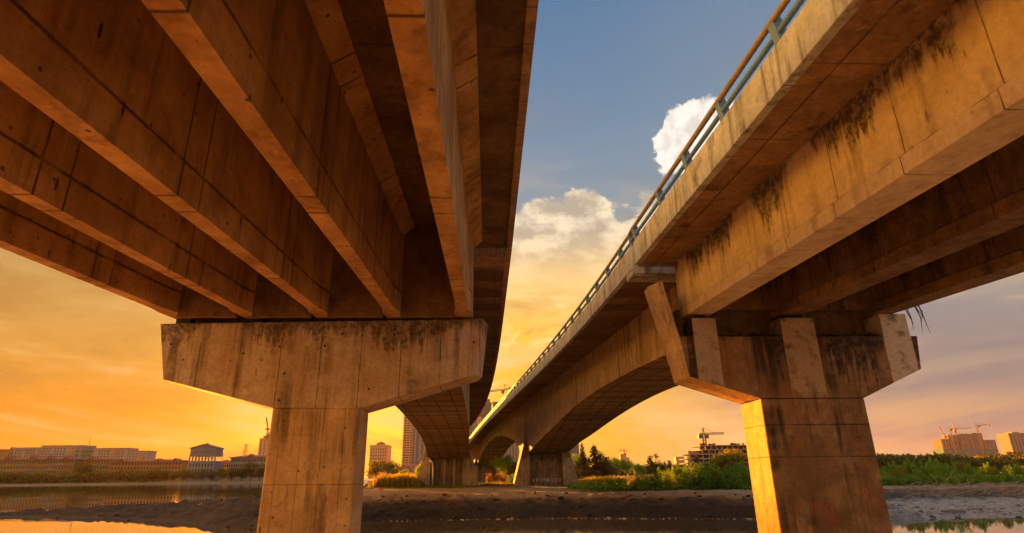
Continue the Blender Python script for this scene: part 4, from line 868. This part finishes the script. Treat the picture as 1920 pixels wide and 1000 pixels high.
def wins(root, x0, x1, y, z0, z1, nx, nz, mat='b_glass', fw=0.5, fh=0.5, name='window', cap=100, skip=None):
    """one mesh per window, sharing data; the rest beyond the cap as one part"""
    cw = (x1 - x0) / nx; chh = (z1 - z0) / nz; first = None; rest = MB(); k = 0; lx = root.location
    hw, hh = cw * fw / 2, chh * fh / 2; dp = max(0.06, cw * 0.03)
    for j in range(nz - 1, -1, -1):
        for i in range(nx):
            if skip and skip(i, j): continue
            cx_, cz_ = x0 + (i + .5) * cw, z0 + (j + .5) * chh
            if k < cap:
                if first is None:
                    first = MB().box(-hw, hw, -dp, 0.5 * dp, -hh, hh).build(name, M[mat], root, local=True); o = first
                else: o = link_copy(first, root)
                o.location = (cx_ - lx.x, y - lx.y, cz_ - lx.z)
            else: rest.box(cx_ - hw, cx_ + hw, y - dp, y + .5 * dp, cz_ - hh, cz_ + hh)
            k += 1
    if rest.V: rest.build(name, M[mat], root)['kind'] = 'stuff'
def hip(root, x0, x1, y0, y1, z, h, ov=0.6, mat='b_red', name='roof', ridge=0.5):
    x0 -= ov; x1 += ov; y0 -= ov; y1 += ov; i = min((y1 - y0) * ridge, (x1 - x0) * 0.49); ym = (y0 + y1) / 2
    V = [(x0, y0, z), (x1, y0, z), (x1, y1, z), (x0, y1, z), (x0 + i, ym, z + h), (x1 - i, ym, z + h), (x0, y0, z - .25), (x1, y0, z - .25), (x1, y1, z - .25), (x0, y1, z - .25)]
    return mk(name, V, [(0, 1, 5, 4), (1, 2, 5), (2, 3, 4, 5), (3, 0, 4), (6, 9, 8, 7), (0, 6, 7, 1), (1, 7, 8, 2), (2, 8, 9, 3), (3, 9, 6, 0)], M[mat], root)
def bld(name, label, px0, px1, D, cat='building', group=None):
    a = at((px0 + px1) / 2, 880, D); return empty(name, (a[0], D, GB), label=label, cat=cat, group=group)
# 1 long pale slab block (four stepped parts)
D = 520; r_ = bld('apartment_block', 'long pale grey apartment slab rising behind the yellow flats on the left', 27, 277, D)
for px0, px1, top, nx in ((27, 78.5, 840.5, 10), (78.5, 161, 836.5, 14), (161, 242, 841.5, 14), (242, 277, 846.5, 6)):
    x0, x1, z = span(px0, px1, top, D); MB().box(x0, x1, D, D + 14, GB, z).build('wall', M['b_white'], r_)
    MB().box(x0 - .3, x1 + .3, D - .4, D + 14.3, z, z + 0.5).build('roof', M['b_dgrey'], r_)
    MB().box((x0 * .35 + x1 * .65), (x0 * .27 + x1 * .73) + .2, D - .25, D - .01, GB + 4, z - .6).build('recess_strip', M['b_brown'], r_)
    wins(r_, x0 + 1, x1 - 1, D - .02, z - 9.4, z - .9, nx, 4, fw=0.42, fh=0.45, cap=25, skip=lambda i, j: i % 5 == 3)
D = 700; r_ = bld('apartment_block', 'hazy ochre block at the left edge of the photo behind the flats', 0, 22, D); x0, x1, z = span(-20, 21.5, 842.5, D)
MB().box(x0, x1, D, D + 14, GB, z).build('wall', M['b_yellow'], r_); MB().box(x1 - 2, x1 - .5, D + 1, D + 3, z, z + 2.2).build('roof_tank', M['b_dgrey'], r_); wins(r_, x0, x1, D - .02, z - 10, z - 1, 8, 4)
# 2 yellow flats with red hipped roofs
def flats(label, px0, px1, eave, ridge, D, nx, wall='b_yellow', gables=(), floors=4, blue=True, group='flats with red roofs along the far shore'):
    r_ = bld('flats', label, px0, px1, D, 'flats', group); x0, x1, z = span(px0, px1, eave, D); zr = span(px0, px1, ridge, D)[2]
    MB().box(x0, x1, D, D + 11, GB, z).build('wall', M[wall], r_); hip(r_, x0, x1, D, D + 11, z + .02, (zr - z) * .72, 0.9)
    zb = max(GB + 1.5, z - 3.1 * floors); fh_ = (z - zb) / floors
    wins(r_, x0 + .5, x1 - .5, D - .02, zb, z - .2, nx, floors, 'b_glass', 0.55, 0.5)
    if blue:
        for k in range(floors):
            for q in range(3):
                a = x0 + (x1 - x0) * (q * .33 + random.uniform(.02, .12)); MB().box(a, a + (x1 - x0) * .15, D - .5, D - .14, zb + k * fh_ - .1, zb + k * fh_ + .45).build('balcony', M['b_blue'], r_)
    for gpx in gables:
        gx0, gx1, _ = span(gpx - 6, gpx + 6, eave, D); V = [(gx0, D - .9, z), (gx1, D - .9, z), ((gx0 + gx1) / 2, D - .9, z + (zr - z)), (gx0, D + 6, z), (gx1, D + 6, z), ((gx0 + gx1) / 2, D + 6, z + (zr - z))]
        mk('gable', V, [(0, 1, 2), (3, 5, 4), (0, 2, 5, 3), (1, 4, 5, 2), (0, 3, 4, 1)], M['b_red'], r_)
    return r_
flats('longest yellow flats with brown-red roof at the far left, below the pale slab', -30, 141, 862, 855, 380, 30, gables=(14, 60, 92, 124))
flats('short yellow flats right of the green-banded tower', 160, 208, 862, 856, 384, 8, gables=(170,))
flats('yellow flats with two roof gables under the right end of the pale slab', 209, 343, 865, 860, 372, 22, gables=(228, 295, 328), blue=False)
D = 372; r_ = bld('flats', 'low cream flats left of the gabled white hall', 343, 357, D, 'flats'); x0, x1, z = span(341, 358, 866, D); MB().box(x0, x1, D + 12, D + 22, GB, z).build('wall', M['b_cream'], r_); wins(r_, x0, x1, D + 11.98, GB + 2, z - .4, 5, 3)
# 3 pale tower with green bands and a leaning mast
D = 398; r_ = bld('banded_tower', 'pale stair tower with two green bands and an antenna among the yellow flats', 143, 163, D, 'tower'); x0, x1, z = span(144, 162, 837.5, D)
MB().box(x0, x1, D, D + 7, GB, z).build('wall', M['b_grey'], r_)
for py in (846.5, 854.5): zc = at(152, py, D)[2]; MB().box(x0 - .1, x1 + .1, D - .12, D + 7.1, zc - .55, zc + .55).build('green_band', M['b_green'], r_)
MB().box((x0 + x1) / 2 - .5, (x0 + x1) / 2 + .5, D - .2, D - .01, GB + 3, z - 1).build('recess_strip', M['b_brown'], r_)
za = at(165, 818, D)[2]; mb = MB(); xa = x1 - .3
for sx_, sy_ in ((0, 0), (.8, 0), (.4, .7)): mb.bar((xa + sx_, D + 2 + sy_, z), (xa + .4, D + 2.2, z + (za - z) * .95), .10)
for k in range(6): zz_ = z + (za - z) * k / 6.5; mb.bar((xa + .05 * k, D + 2, zz_), (xa + .8 - .05 * k, D + 2, zz_ + .5), .07)
mb.bar((xa + .4, D + 2.2, z), (xa + .4, D + 2.2, za + 1), .09); mb.build('antenna_mast', M['crane'], r_)
# 4 gabled hall on columns with the see-through gallery
D = 335; r_ = bld('gabled_hall', 'pale grey hall with a low gable and an open gallery the sunset shines through', 355, 406, D); x0, x1, zev = span(358, 405.5, 841.5, D)
zap = at(382, 834, D)[2]; zg1 = at(382, 856, D)[2]; zg0 = at(382, 864.5, D)[2]
mb = MB(); V = [(x0, D, zg1), (x1, D, zg1), (x1, D, zev), ((x0 + x1) / 2, D, zap), (x0, D, zev)]
mk('upper_wall', V + [(a, D + 9, c_) for a, b, c_ in V], [(4, 3, 2, 1, 0), (5, 6, 7, 8, 9), (0, 1, 6, 5), (1, 2, 7, 6), (2, 3, 8, 7), (3, 4, 9, 8), (4, 0, 5, 9)], M['b_grey'], r_)
for a, b, za_, zb_ in ((x0 - .6, (x0 + x1) / 2, zev, zap), ((x0 + x1) / 2, x1 + .6, zap, zev)):
    mk('roof', [(a, D - .5, za_ + .02), (b, D - .5, zb_ + .02), (b, D + 9.4, zb_ + .02), (a, D + 9.4, za_ + .02), (a, D - .5, za_ + .4), (b, D - .5, zb_ + .4), (b, D + 9.4, zb_ + .4), (a, D + 9.4, za_ + .4)], [(0, 3, 2, 1), (4, 5, 6, 7), (0, 1, 5, 4), (1, 2, 6, 5), (2, 3, 7, 6), (3, 0, 4, 7)], M['b_dgrey'], r_)
MB().box((x0 + x1) / 2 - .7, (x0 + x1) / 2 + .7, D + 3, D + 4.4, zap, zap + .9).build('roof_vent', M['b_dgrey'], r_)
MB().box(x0 - .4, x1 + .4, D, D + 9, GB, zg0).build('lower_wall', M['b_grey'], r_)
for k in range(9):
    a = x0 + (x1 - x0) * k / 8; MB().box(a - .28, a + .28, D + .1, D + .6, zg0, zg1).build('column', M['b_grey'], r_)
MB().box(x0, x1, D + .2, D + .35, (zg0 + zg1) / 2 - .08, (zg0 + zg1) / 2 + .08).build('gallery_rail', M['b_grey'], r_)
wins(r_, x0 + .3, x1 - .3, D - .02, GB + 1.2, zg0 - .6, 8, 3, fw=.38, fh=.55)
mb = MB(); zl = at(380, 847.5, D)[2]
for k in range(11):
    if k in (3, 6): continue
    a = x0 + 2.4 + k * .92; mb.box(a, a + .55, D - .1, D - .01, zl - .35, zl + .4)
mb.build('lettering', M['b_dgrey'], r_)['kind'] = 'stuff'
# 5 small roofs, pole, pylon
D = 350; r_ = bld('low_house', 'low house with dark hipped roof right of the gabled hall', 406, 438, D, 'house'); x0, x1, z = span(404, 434, 868, D); MB().box(x0, x1, D, D + 8, GB, z).build('wall', M['b_cream'], r_); hip(r_, x0, x1, D, D + 8, z, 1.7); wins(r_, x0, x1, D - .02, z - 3, z - .3, 7, 1)
a = at(416, 866, 365); b = at(418, 851, 365); mb = MB(); mb.tube([(a[0], 365, GB), (b[0], 365, b[2])], [.22, .12], 6); mb.box(b[0] - .5, b[0] + .5, 364.9, 365.1, b[2] - .6, b[2]); tag(mb.build('mast', M['crane']), 'thin dark mast on the low roofs beside the gabled hall', 'mast')
r_ = flats('white flats with a red hipped roof beside the left pier stem', 433, 505, 858, 851.5, 345, 16, 'b_white', gables=(469,), floors=4, blue=False, group=None)
D = 640; a = at(457, 870, D); b = at(458, 833, D); mb = MB(); H_ = b[2] - GB
for sx_ in (-1, 1):
    for sy_ in (-1, 1): mb.bar((a[0] + sx_ * 3.2, D + sy_ * 3.2, GB), (a[0] + sx_ * .7, D + sy_ * .7, GB + H_), .28)
for k in range(9):
    f0, f1 = k / 9, (k + 1) / 9; w0, w1 = 3.2 - 2.5 * f0, 3.2 - 2.5 * f1
    mb.bar((a[0] - w0, D - w0, GB + H_ * f0), (a[0] + w1, D - w1, GB + H_ * f1), .18); mb.bar((a[0] + w0, D - w0, GB + H_ * f0), (a[0] - w1, D - w1, GB + H_ * f1), .18)
for f in (.78, .98): mb.bar((a[0] - 3.4, D, GB + H_ * f), (a[0] + 3.4, D, GB + H_ * f), .3)
tag(mb.build('power_pylon', M['crane']), 'lattice power pylon standing behind the white flats', 'pylon')
# tower cranes
def crane(label, px, pbase, ptop, D, jib0, jib1, mat='crane', zb=None, w_=1.6, luff=None, th=.22):
    a = at(px, pbase, D); zt = at(px, ptop, D)[2]; zb = a[2] if zb is None else zb
    root = empty('tower_crane', (a[0], D, zb), label=label, cat='crane'); mb = MB(); x_ = a[0]; h_ = w_ / 2; n_ = max(4, int((zt - zb) / (w_ * 1.6)))
    for sx_ in (-1, 1):
        for sy_ in (-1, 1): mb.bar((x_ + sx_ * h_, D + sy_ * h_, zb), (x_ + sx_ * h_, D + sy_ * h_, zt), th)
    for k in range(n_):
        z0, z1 = zb + (zt - zb) * k / n_, zb + (zt - zb) * (k + 1) / n_; q = 1 if k % 2 else -1
        mb.bar((x_ - q * h_, D - h_, z0), (x_ + q * h_, D - h_, z1), th * .7); mb.bar((x_ - h_, D - q * h_, z0), (x_ - h_, D + q * h_, z1), th * .7)
    mb.build('mast', M[mat], root)
    if luff is not None:
        e = at(luff[0], luff[1], D); MB().bar((x_, D, zt), (e[0], D, e[2]), th * 3).build('jib', M[mat], root); MB().box(x_ - w_ * 1.6, x_ + w_ * .8, D - h_, D + h_, zt - w_ * .3, zt + w_ * .9).build('cab', M[mat], root); return root
    e0 = at(jib0[0], jib0[1], D); e1 = at(jib1[0], jib1[1], D)
    for nm, e, wj in (('jib', e0, .55), ('counter_jib', e1, .5)):
        m2 = MB(); L_ = abs(e[0] - x_); n2 = max(4, int(L_ / (w_ * 1.3))); P0 = Vector((x_, D, zt)); P1 = Vector((e[0], D, e[2])); hj = w_ * wj
        for q in ((0, -hj / 2, 0), (0, hj / 2, 0), (0, 0, hj)): m2.bar(P0 + Vector(q), P1 + Vector(q), th * .9)
        for k in range(n2):
            a0, a1 = P0.lerp(P1, k / n2), P0.lerp(P1, (k + 1) / n2); m2.bar(a0 + Vector((0, -hj / 2, 0)), a0.lerp(a1, .5) + Vector((0, 0, hj)), th * .6); m2.bar(a0.lerp(a1, .5) + Vector((0, 0, hj)), a1 + Vector((0, -hj / 2, 0)), th * .6)
        m2.build(nm, M[mat], root)
    m3 = MB(); m3.box(e1[0] - w_ * .7, e1[0] + w_ * .7, D - h_, D + h_, e1[2] - w_ * 1.3, e1[2] + w_ * .2); m3.build('counterweight', M[mat], root)
    s_ = 1 if e0[0] > x_ else -1
    MB().box(x_ + s_ * h_, x_ + s_ * h_ * 3.4, D - h_ * 1.4, D + h_ * .4, zt - w_ * 1.5, zt - w_ * .1).build('cab', M[mat], root)
    zp = zt + w_ * 2.6; m4 = MB(); m4.bar((x_ - h_ * .7, D, zt), (x_, D, zp), th); m4.bar((x_ + h_ * .7, D, zt), (x_, D, zp), th); m4.build('tower_peak', M[mat], root)
    m5 = MB(); m5.bar((x_, D, zp), (x_ * .4 + e0[0] * .6, D, zt * .4 + e0[2] * .6 + w_ * .5), th * .45); m5.bar((x_, D, zp), (e1[0], D, e1[2] + w_ * .3), th * .45); m5.build('tie_rods', M[mat], root)
    return root
def tower(label, px0, px1, top, D, nx, nz, wall='b_grey', depth=18, win='b_glass', fw=.5, fh=.5, cat='tower block', cap=100, base=None, group=None):
    r_ = bld('tower_block', label, px0, px1, D, cat, group); x0, x1, z = span(px0, px1, top, D)
    MB().box(x0, x1, D, D + depth, GB, z).build('wall', M[wall], r_); MB().box(x0 - .4, x1 + .4, D - .4, D + depth + .4, z, z + .9).build('roof', M[wall], r_)
    wins(r_, x0 + .6, x1 - .6, D - .02, GB + 6 if base is None else base, z - 1, nx, nz, win, fw, fh, cap=cap)
    return r_, x0, x1, z
# pale stepped tower left of the left stem
r_, x0, x1, z = tower('pale stepped tower half hidden behind the left edge of the left pier stem', 487, 515, 823, 900, 4, 14, 'b_white', fw=.35)
for px0, px1, top in ((494, 520, 817), (499, 525, 811)):
    a, b, zt = span(px0, px1, top, 900); MB().box(a, b, 900.5, 917, z - 2, zt).build('upper_wall', M['b_white'], r_)
crane('thin luffing crane on the pale stepped tower beside the left pier stem', 502, 811, 806, 905, None, None, zb=at(502, 811, 905)[2] - 1, luff=(499.5, 783), th=.5, w_=2.2)
# domed tower right of the left stem
r_, x0, x1, z = tower('cream tower with a small domed penthouse beside the right edge of the left pier stem', 694, 727, 837, 470, 7, 8, 'b_cream', fw=.4, fh=.55, base=2)
a, b, zt = span(704, 718.5, 832.5, 470); MB().box(a, b, 472, 482, z + .9, zt).build('penthouse', M['b_cream'], r_)
MB().loft([[(((a + b) / 2) + (b - a) * .55 * math.cos(k * .5236) * s_, 477 + 6 * math.sin(k * .5236) * s_, zt + q) for k in range(12)] for s_, q in ((1.08, 0), (1.0, .5), (.6, 1.3), (.12, 1.7))]).build('dome', M['b_red'], r_)
# tall tower with tiers of balconies
D = 450; r_ = bld('balcony_tower', 'tall tower with sunlit tiers of balconies left of the far left pier', 755, 806, D, 'tower block'); x0, x1, z = span(757, 806, 765, D); xm = at(774, 830, D)[0]
MB().box(x0 + .6, xm, D + .8, D + 18, GB, z).build('wall', M['b_peach'], r_); MB().box(xm, x1, D, D + 18, GB, z).build('wall', M['b_grey'], r_); MB().box(x0, x1, D - .2, D + 18.2, z, z + 1).build('roof', M['b_dgrey'], r_)
nf = 26; fhh = (z - GB - 4) / nf; bal = None
for k in range(nf):
    for q in range(3):
        a = x0 + (xm - x0) * q / 3
        if bal is None: bal = MB().box(0, (xm - x0) / 3 * .82, -1.1, 0, 0, fhh * .36).build('balcony', M['b_peach'], r_, local=True); o = bal
        else: o = link_copy(bal, r_)
        o.location = (a - r_.location.x, .78 + (0.5 if q == 1 else 0), GB + 4 + k * fhh - r_.location.z)
wins(r_, x0 + .5, xm - .2, D + .78, GB + 4 + fhh * .3, z + fhh * .3, 3, nf, fw=.7, fh=.45, cap=78)
for f in (.12, .42, .72): MB().box(xm + (x1 - xm) * f, xm + (x1 - xm) * (f + .10), D - .3, D - .01, GB + 4, z - 2).build('pale_strip', M['b_white'], r_)
wins(r_, xm + .5, x1 - .5, D - .02, GB + 5, z - 1, 6, nf, fw=.28, fh=.4, cap=90)
for px, py in ((783, 862), (790, 856), (795, 848)): q = at(px, py, D); MB().box(q[0] - .9, q[0] + .9, D - .35, D - .05, q[2] - 1.2, q[2] + 1.2).build('blue_panel', M['b_blue'], r_)
D = 300; r_ = bld('red_roof_shops', 'row of low red and orange shop roofs at the foot of the balcony tower', 750, 790, D, 'shops'); x0, x1, z = span(748, 800, 876, D); MB().box(x0, x1, D, D + 10, GB, z).build('wall', M['b_brown'], r_); hip(r_, x0, x1, D, D + 10, z, 1.4); wins(r_, x0, x1, D - .02, z - 3, z - .4, 6, 1)
# towers seen between the two bridges
r_, x0, x1, z = tower('tallest grey tower in the gap between the bridges', 886, 921, 757, 520, 5, 30, 'b_grey', fw=.42, fh=.5, cap=90)
a, b, zt = span(905, 919, 748, 520); MB().box(a, b, 522, 534, z + .9, zt).build('penthouse', M['b_grey'], r_)
MB().box((x0 * .35 + x1 * .65), (x0 * .1 + x1 * .9), 519.2, 519.98, 2, z - 3).build('window_bay', M['b_dgrey'], r_); zc = at(905, 779, 520)[2]; MB().box(x0, (x0 * .3 + x1 * .7), 519.3, 519.98, zc - 1.2, zc + 1.2).build('sky_terrace', M['b_dgrey'], r_)
tower('grey tower with a flat top right of the tallest one in the gap', 924, 956, 755.5, 560, 5, 26, 'b_grey', fw=.4, fh=.45, cap=80)
tower('lower white tower with a grid of windows close to the left bridge', 878, 894, 796, 420, 4, 16, 'b_white', fw=.5, fh=.55)
tower('narrow orange-lit tower slice beside the lower white tower', 895, 902, 784, 440, 1, 16, 'b_peach', fw=.5, fh=.5)
crane('tower crane with long level jib above the towers between the bridges', 947, 758, 732, 600, (916, 735), (958, 728), zb=at(947, 758, 600)[2] - 6, w_=2.3, th=.42)
# lit block under the small far arch
r_, x0, x1, z = tower('sunlit cream block with white floor bands seen through the small far arch', 945, 973, 815, 320, 4, 13, 'b_cream', fw=.62, fh=.42)
for k in range(13): zc = GB + 6 + (z - 1 - GB - 6) * k / 13; MB().box(x0 - .2, x1 + .2, 319.5, 319.9, zc - .25, zc + .25).build('floor_band', M['b_white'], r_)
tower('shaded grey block left of the sunlit block under the small far arch', 926, 944, 822, 340, 3, 12, 'b_grey')
tower('grey tower with close window rows right of the far right pier', 1052, 1085, 826.5, 620, 7, 13, 'b_grey', fw=.6, fh=.4)
# distant skyline to the right
r_, x0, x1, z = tower('tiny distant twin tower under a small crane on the right horizon', 1163, 1168, 852, 1900, 2, 8, 'b_grey'); a, b, zt = span(1168.5, 1174, 849.5, 1900); MB().box(a, b, 1900, 1920, GB, zt).build('wall', M['b_grey'], r_)
a, b, zt = span(1174.5, 1180, 858, 1900); MB().box(a, b, 1900, 1920, GB, zt).build('wall', M['b_grey'], r_)
crane('tiny crane on the distant twin tower', 1171, 850, 845.5, 1890, (1161, 845.5), (1174, 845.5), zb=at(1171, 850, 1890)[2], w_=3, th=.9)
tower('pale wide distant block above the dark leafy bush', 1267, 1283, 857.5, 1300, 5, 6, 'b_white', fw=.4)
tower('pale narrow distant block left of the unfinished building', 1288, 1294.5, 857, 1350, 2, 6, 'b_white', fw=.4)
# unfinished building with bare floor slabs
D = 260; r_ = bld('unfinished_building', 'unfinished concrete building of bare floors under a tower crane', 1293, 1410, D); x0, x1, z1 = span(1313, 1425, 835, D); xa, _, z0 = span(1293.5, 1313, 848, D)
zb = at(1350, 876, D)[2]; zt = z1; nfl = 6
for k in range(nfl):
    zz_ = zb + (zt - zb) * k / (nfl - 1); left_ = xa if k <= 3 else x0
    MB().box(left_, x1, D, D + 16, zz_ - .28, zz_ + .12).build('floor_slab', M['b_raw'], r_)
    if k < nfl - 1:
        for q in range(12):
            xx = left_ + (x1 - left_) * q / 11; MB().box(xx - .22, xx + .22, D + .3, D + .75, zz_ + .12, zb + (zt - zb) * (k + 1) / (nfl - 1) - .28).build('column', M['b_raw'], r_)
        MB().box(left_ + 1, x1 - 1, D + 5, D + 5.4, zz_ + .12, zb + (zt - zb) * (k + 1) / (nfl - 1) - .28).build('core_wall', M['b_brown'], r_)
for q in range(3): xx = at((1345, 1352, 1336)[q], 860, D)[0]; MB().box(xx, xx + 1.1, D - .2, D - .02, zb, zb + (zt - zb) * .58).build('pale_panel', M['b_white'], r_)
mb = MB()
for k in range(14): a_ = x0 + (x1 - x0) * random.random(); mb.box(a_, a_ + random.uniform(.3, 1.6), D + 1, D + 2, zt + .12, zt + random.uniform(.4, 1.1))
mb.build('formwork', M['b_red'], r_)['kind'] = 'stuff'
MB().box(x0, x1, D + 15, D + 16, GB, zb).build('basement', M['b_raw'], r_)
crane('tower crane standing over the unfinished building', 1322, 836, 815, 285, (1357, 814), (1312, 816), zb=at(1322, 836, 285)[2] - 3, w_=1.2, th=.24)
# netted towers and pale tower on the right horizon
D = 1500; r_ = bld('netted_towers', 'unfinished tower group with green netting on its lower floors on the right horizon', 1762, 1868, D, 'tower block')
for px0, px1, top, yy in ((1764, 1779, 823.5, 0), (1779, 1797, 815.5, 4), (1797, 1824, 813.5, 0), (1824, 1843, 812, 4), (1843, 1866, 825, 0)):
    x0, x1, z = span(px0, px1, top, D); zn = at(px0, 842, D)[2]
    MB().box(x0, x1 - .5, D + yy, D + 30, zn, z).build('bare_floors', M['b_rawpink'], r_); MB().box(x0 - .3, x1 - .2, D + yy - .5, D + 30.5, GB, zn).build('netting', M['b_net'], r_)
    for k in range(3): a = x0 + (x1 - x0) * (k + .3) / 3; MB().box(a, a + 1.6, D + yy - .9, D + yy - .02, zn, z - 1).build('recess_strip', M['b_raw'], r_)
crane('crane with long level jib on the middle of the netted towers', 1795, 860, 805, 1480, (1820, 803), (1782, 805), 'cranep', zb=GB, w_=2.8, th=.55)
crane('crane with a short level jib at the right end of the netted towers', 1847, 860, 799, 1480, (1838, 800), (1853, 797), 'cranep', zb=GB, w_=2.8, th=.55)
crane('thin luffing crane at the left shoulder of the netted towers', 1774, 824, 820, 1480, None, None, 'cranep', zb=at(1774, 824, 1480)[2] - 2, luff=(1759, 799), w_=3, th=.6)
crane('second luffing crane leaning left above the middle of the netted towers', 1793, 814, 808, 1500, None, None, 'cranep', zb=at(1793, 814, 1500)[2] - 2, luff=(1785, 793), w_=3, th=.6)
r_, x0, x1, z = tower('pale slender tower at the right edge beyond the mangroves', 1890, 1924, 813, 1250, 5, 16, 'b_grey', fw=.3, fh=.8, depth=30)
a, b, zt = span(1899, 1912, 811.5, 1250); MB().box(a, b, 1252, 1270, z + .9, zt + 1.5).build('penthouse', M['b_white'], r_)
#HAZE
hz = MB().box(-2600, 3600, -320, 2700, -6.5, 135).build('haze', None); tag(hz, kind='stuff')
m = bpy.data.materials.new('haze'); m.use_nodes = True; m.node_tree.nodes.clear(); t = NT(m.node_tree)
pv_ = t.n('ShaderNodeVolumePrincipled'); pv_.inputs['Color'].default_value = (0.95, 0.66, 0.42, 1); pv_.inputs['Density'].default_value = 0.00003; pv_.inputs['Anisotropy'].default_value = 0.35
t.L.new(pv_.outputs[0], t.n('ShaderNodeOutputMaterial').inputs['Volume']); hz.data.materials.append(m)
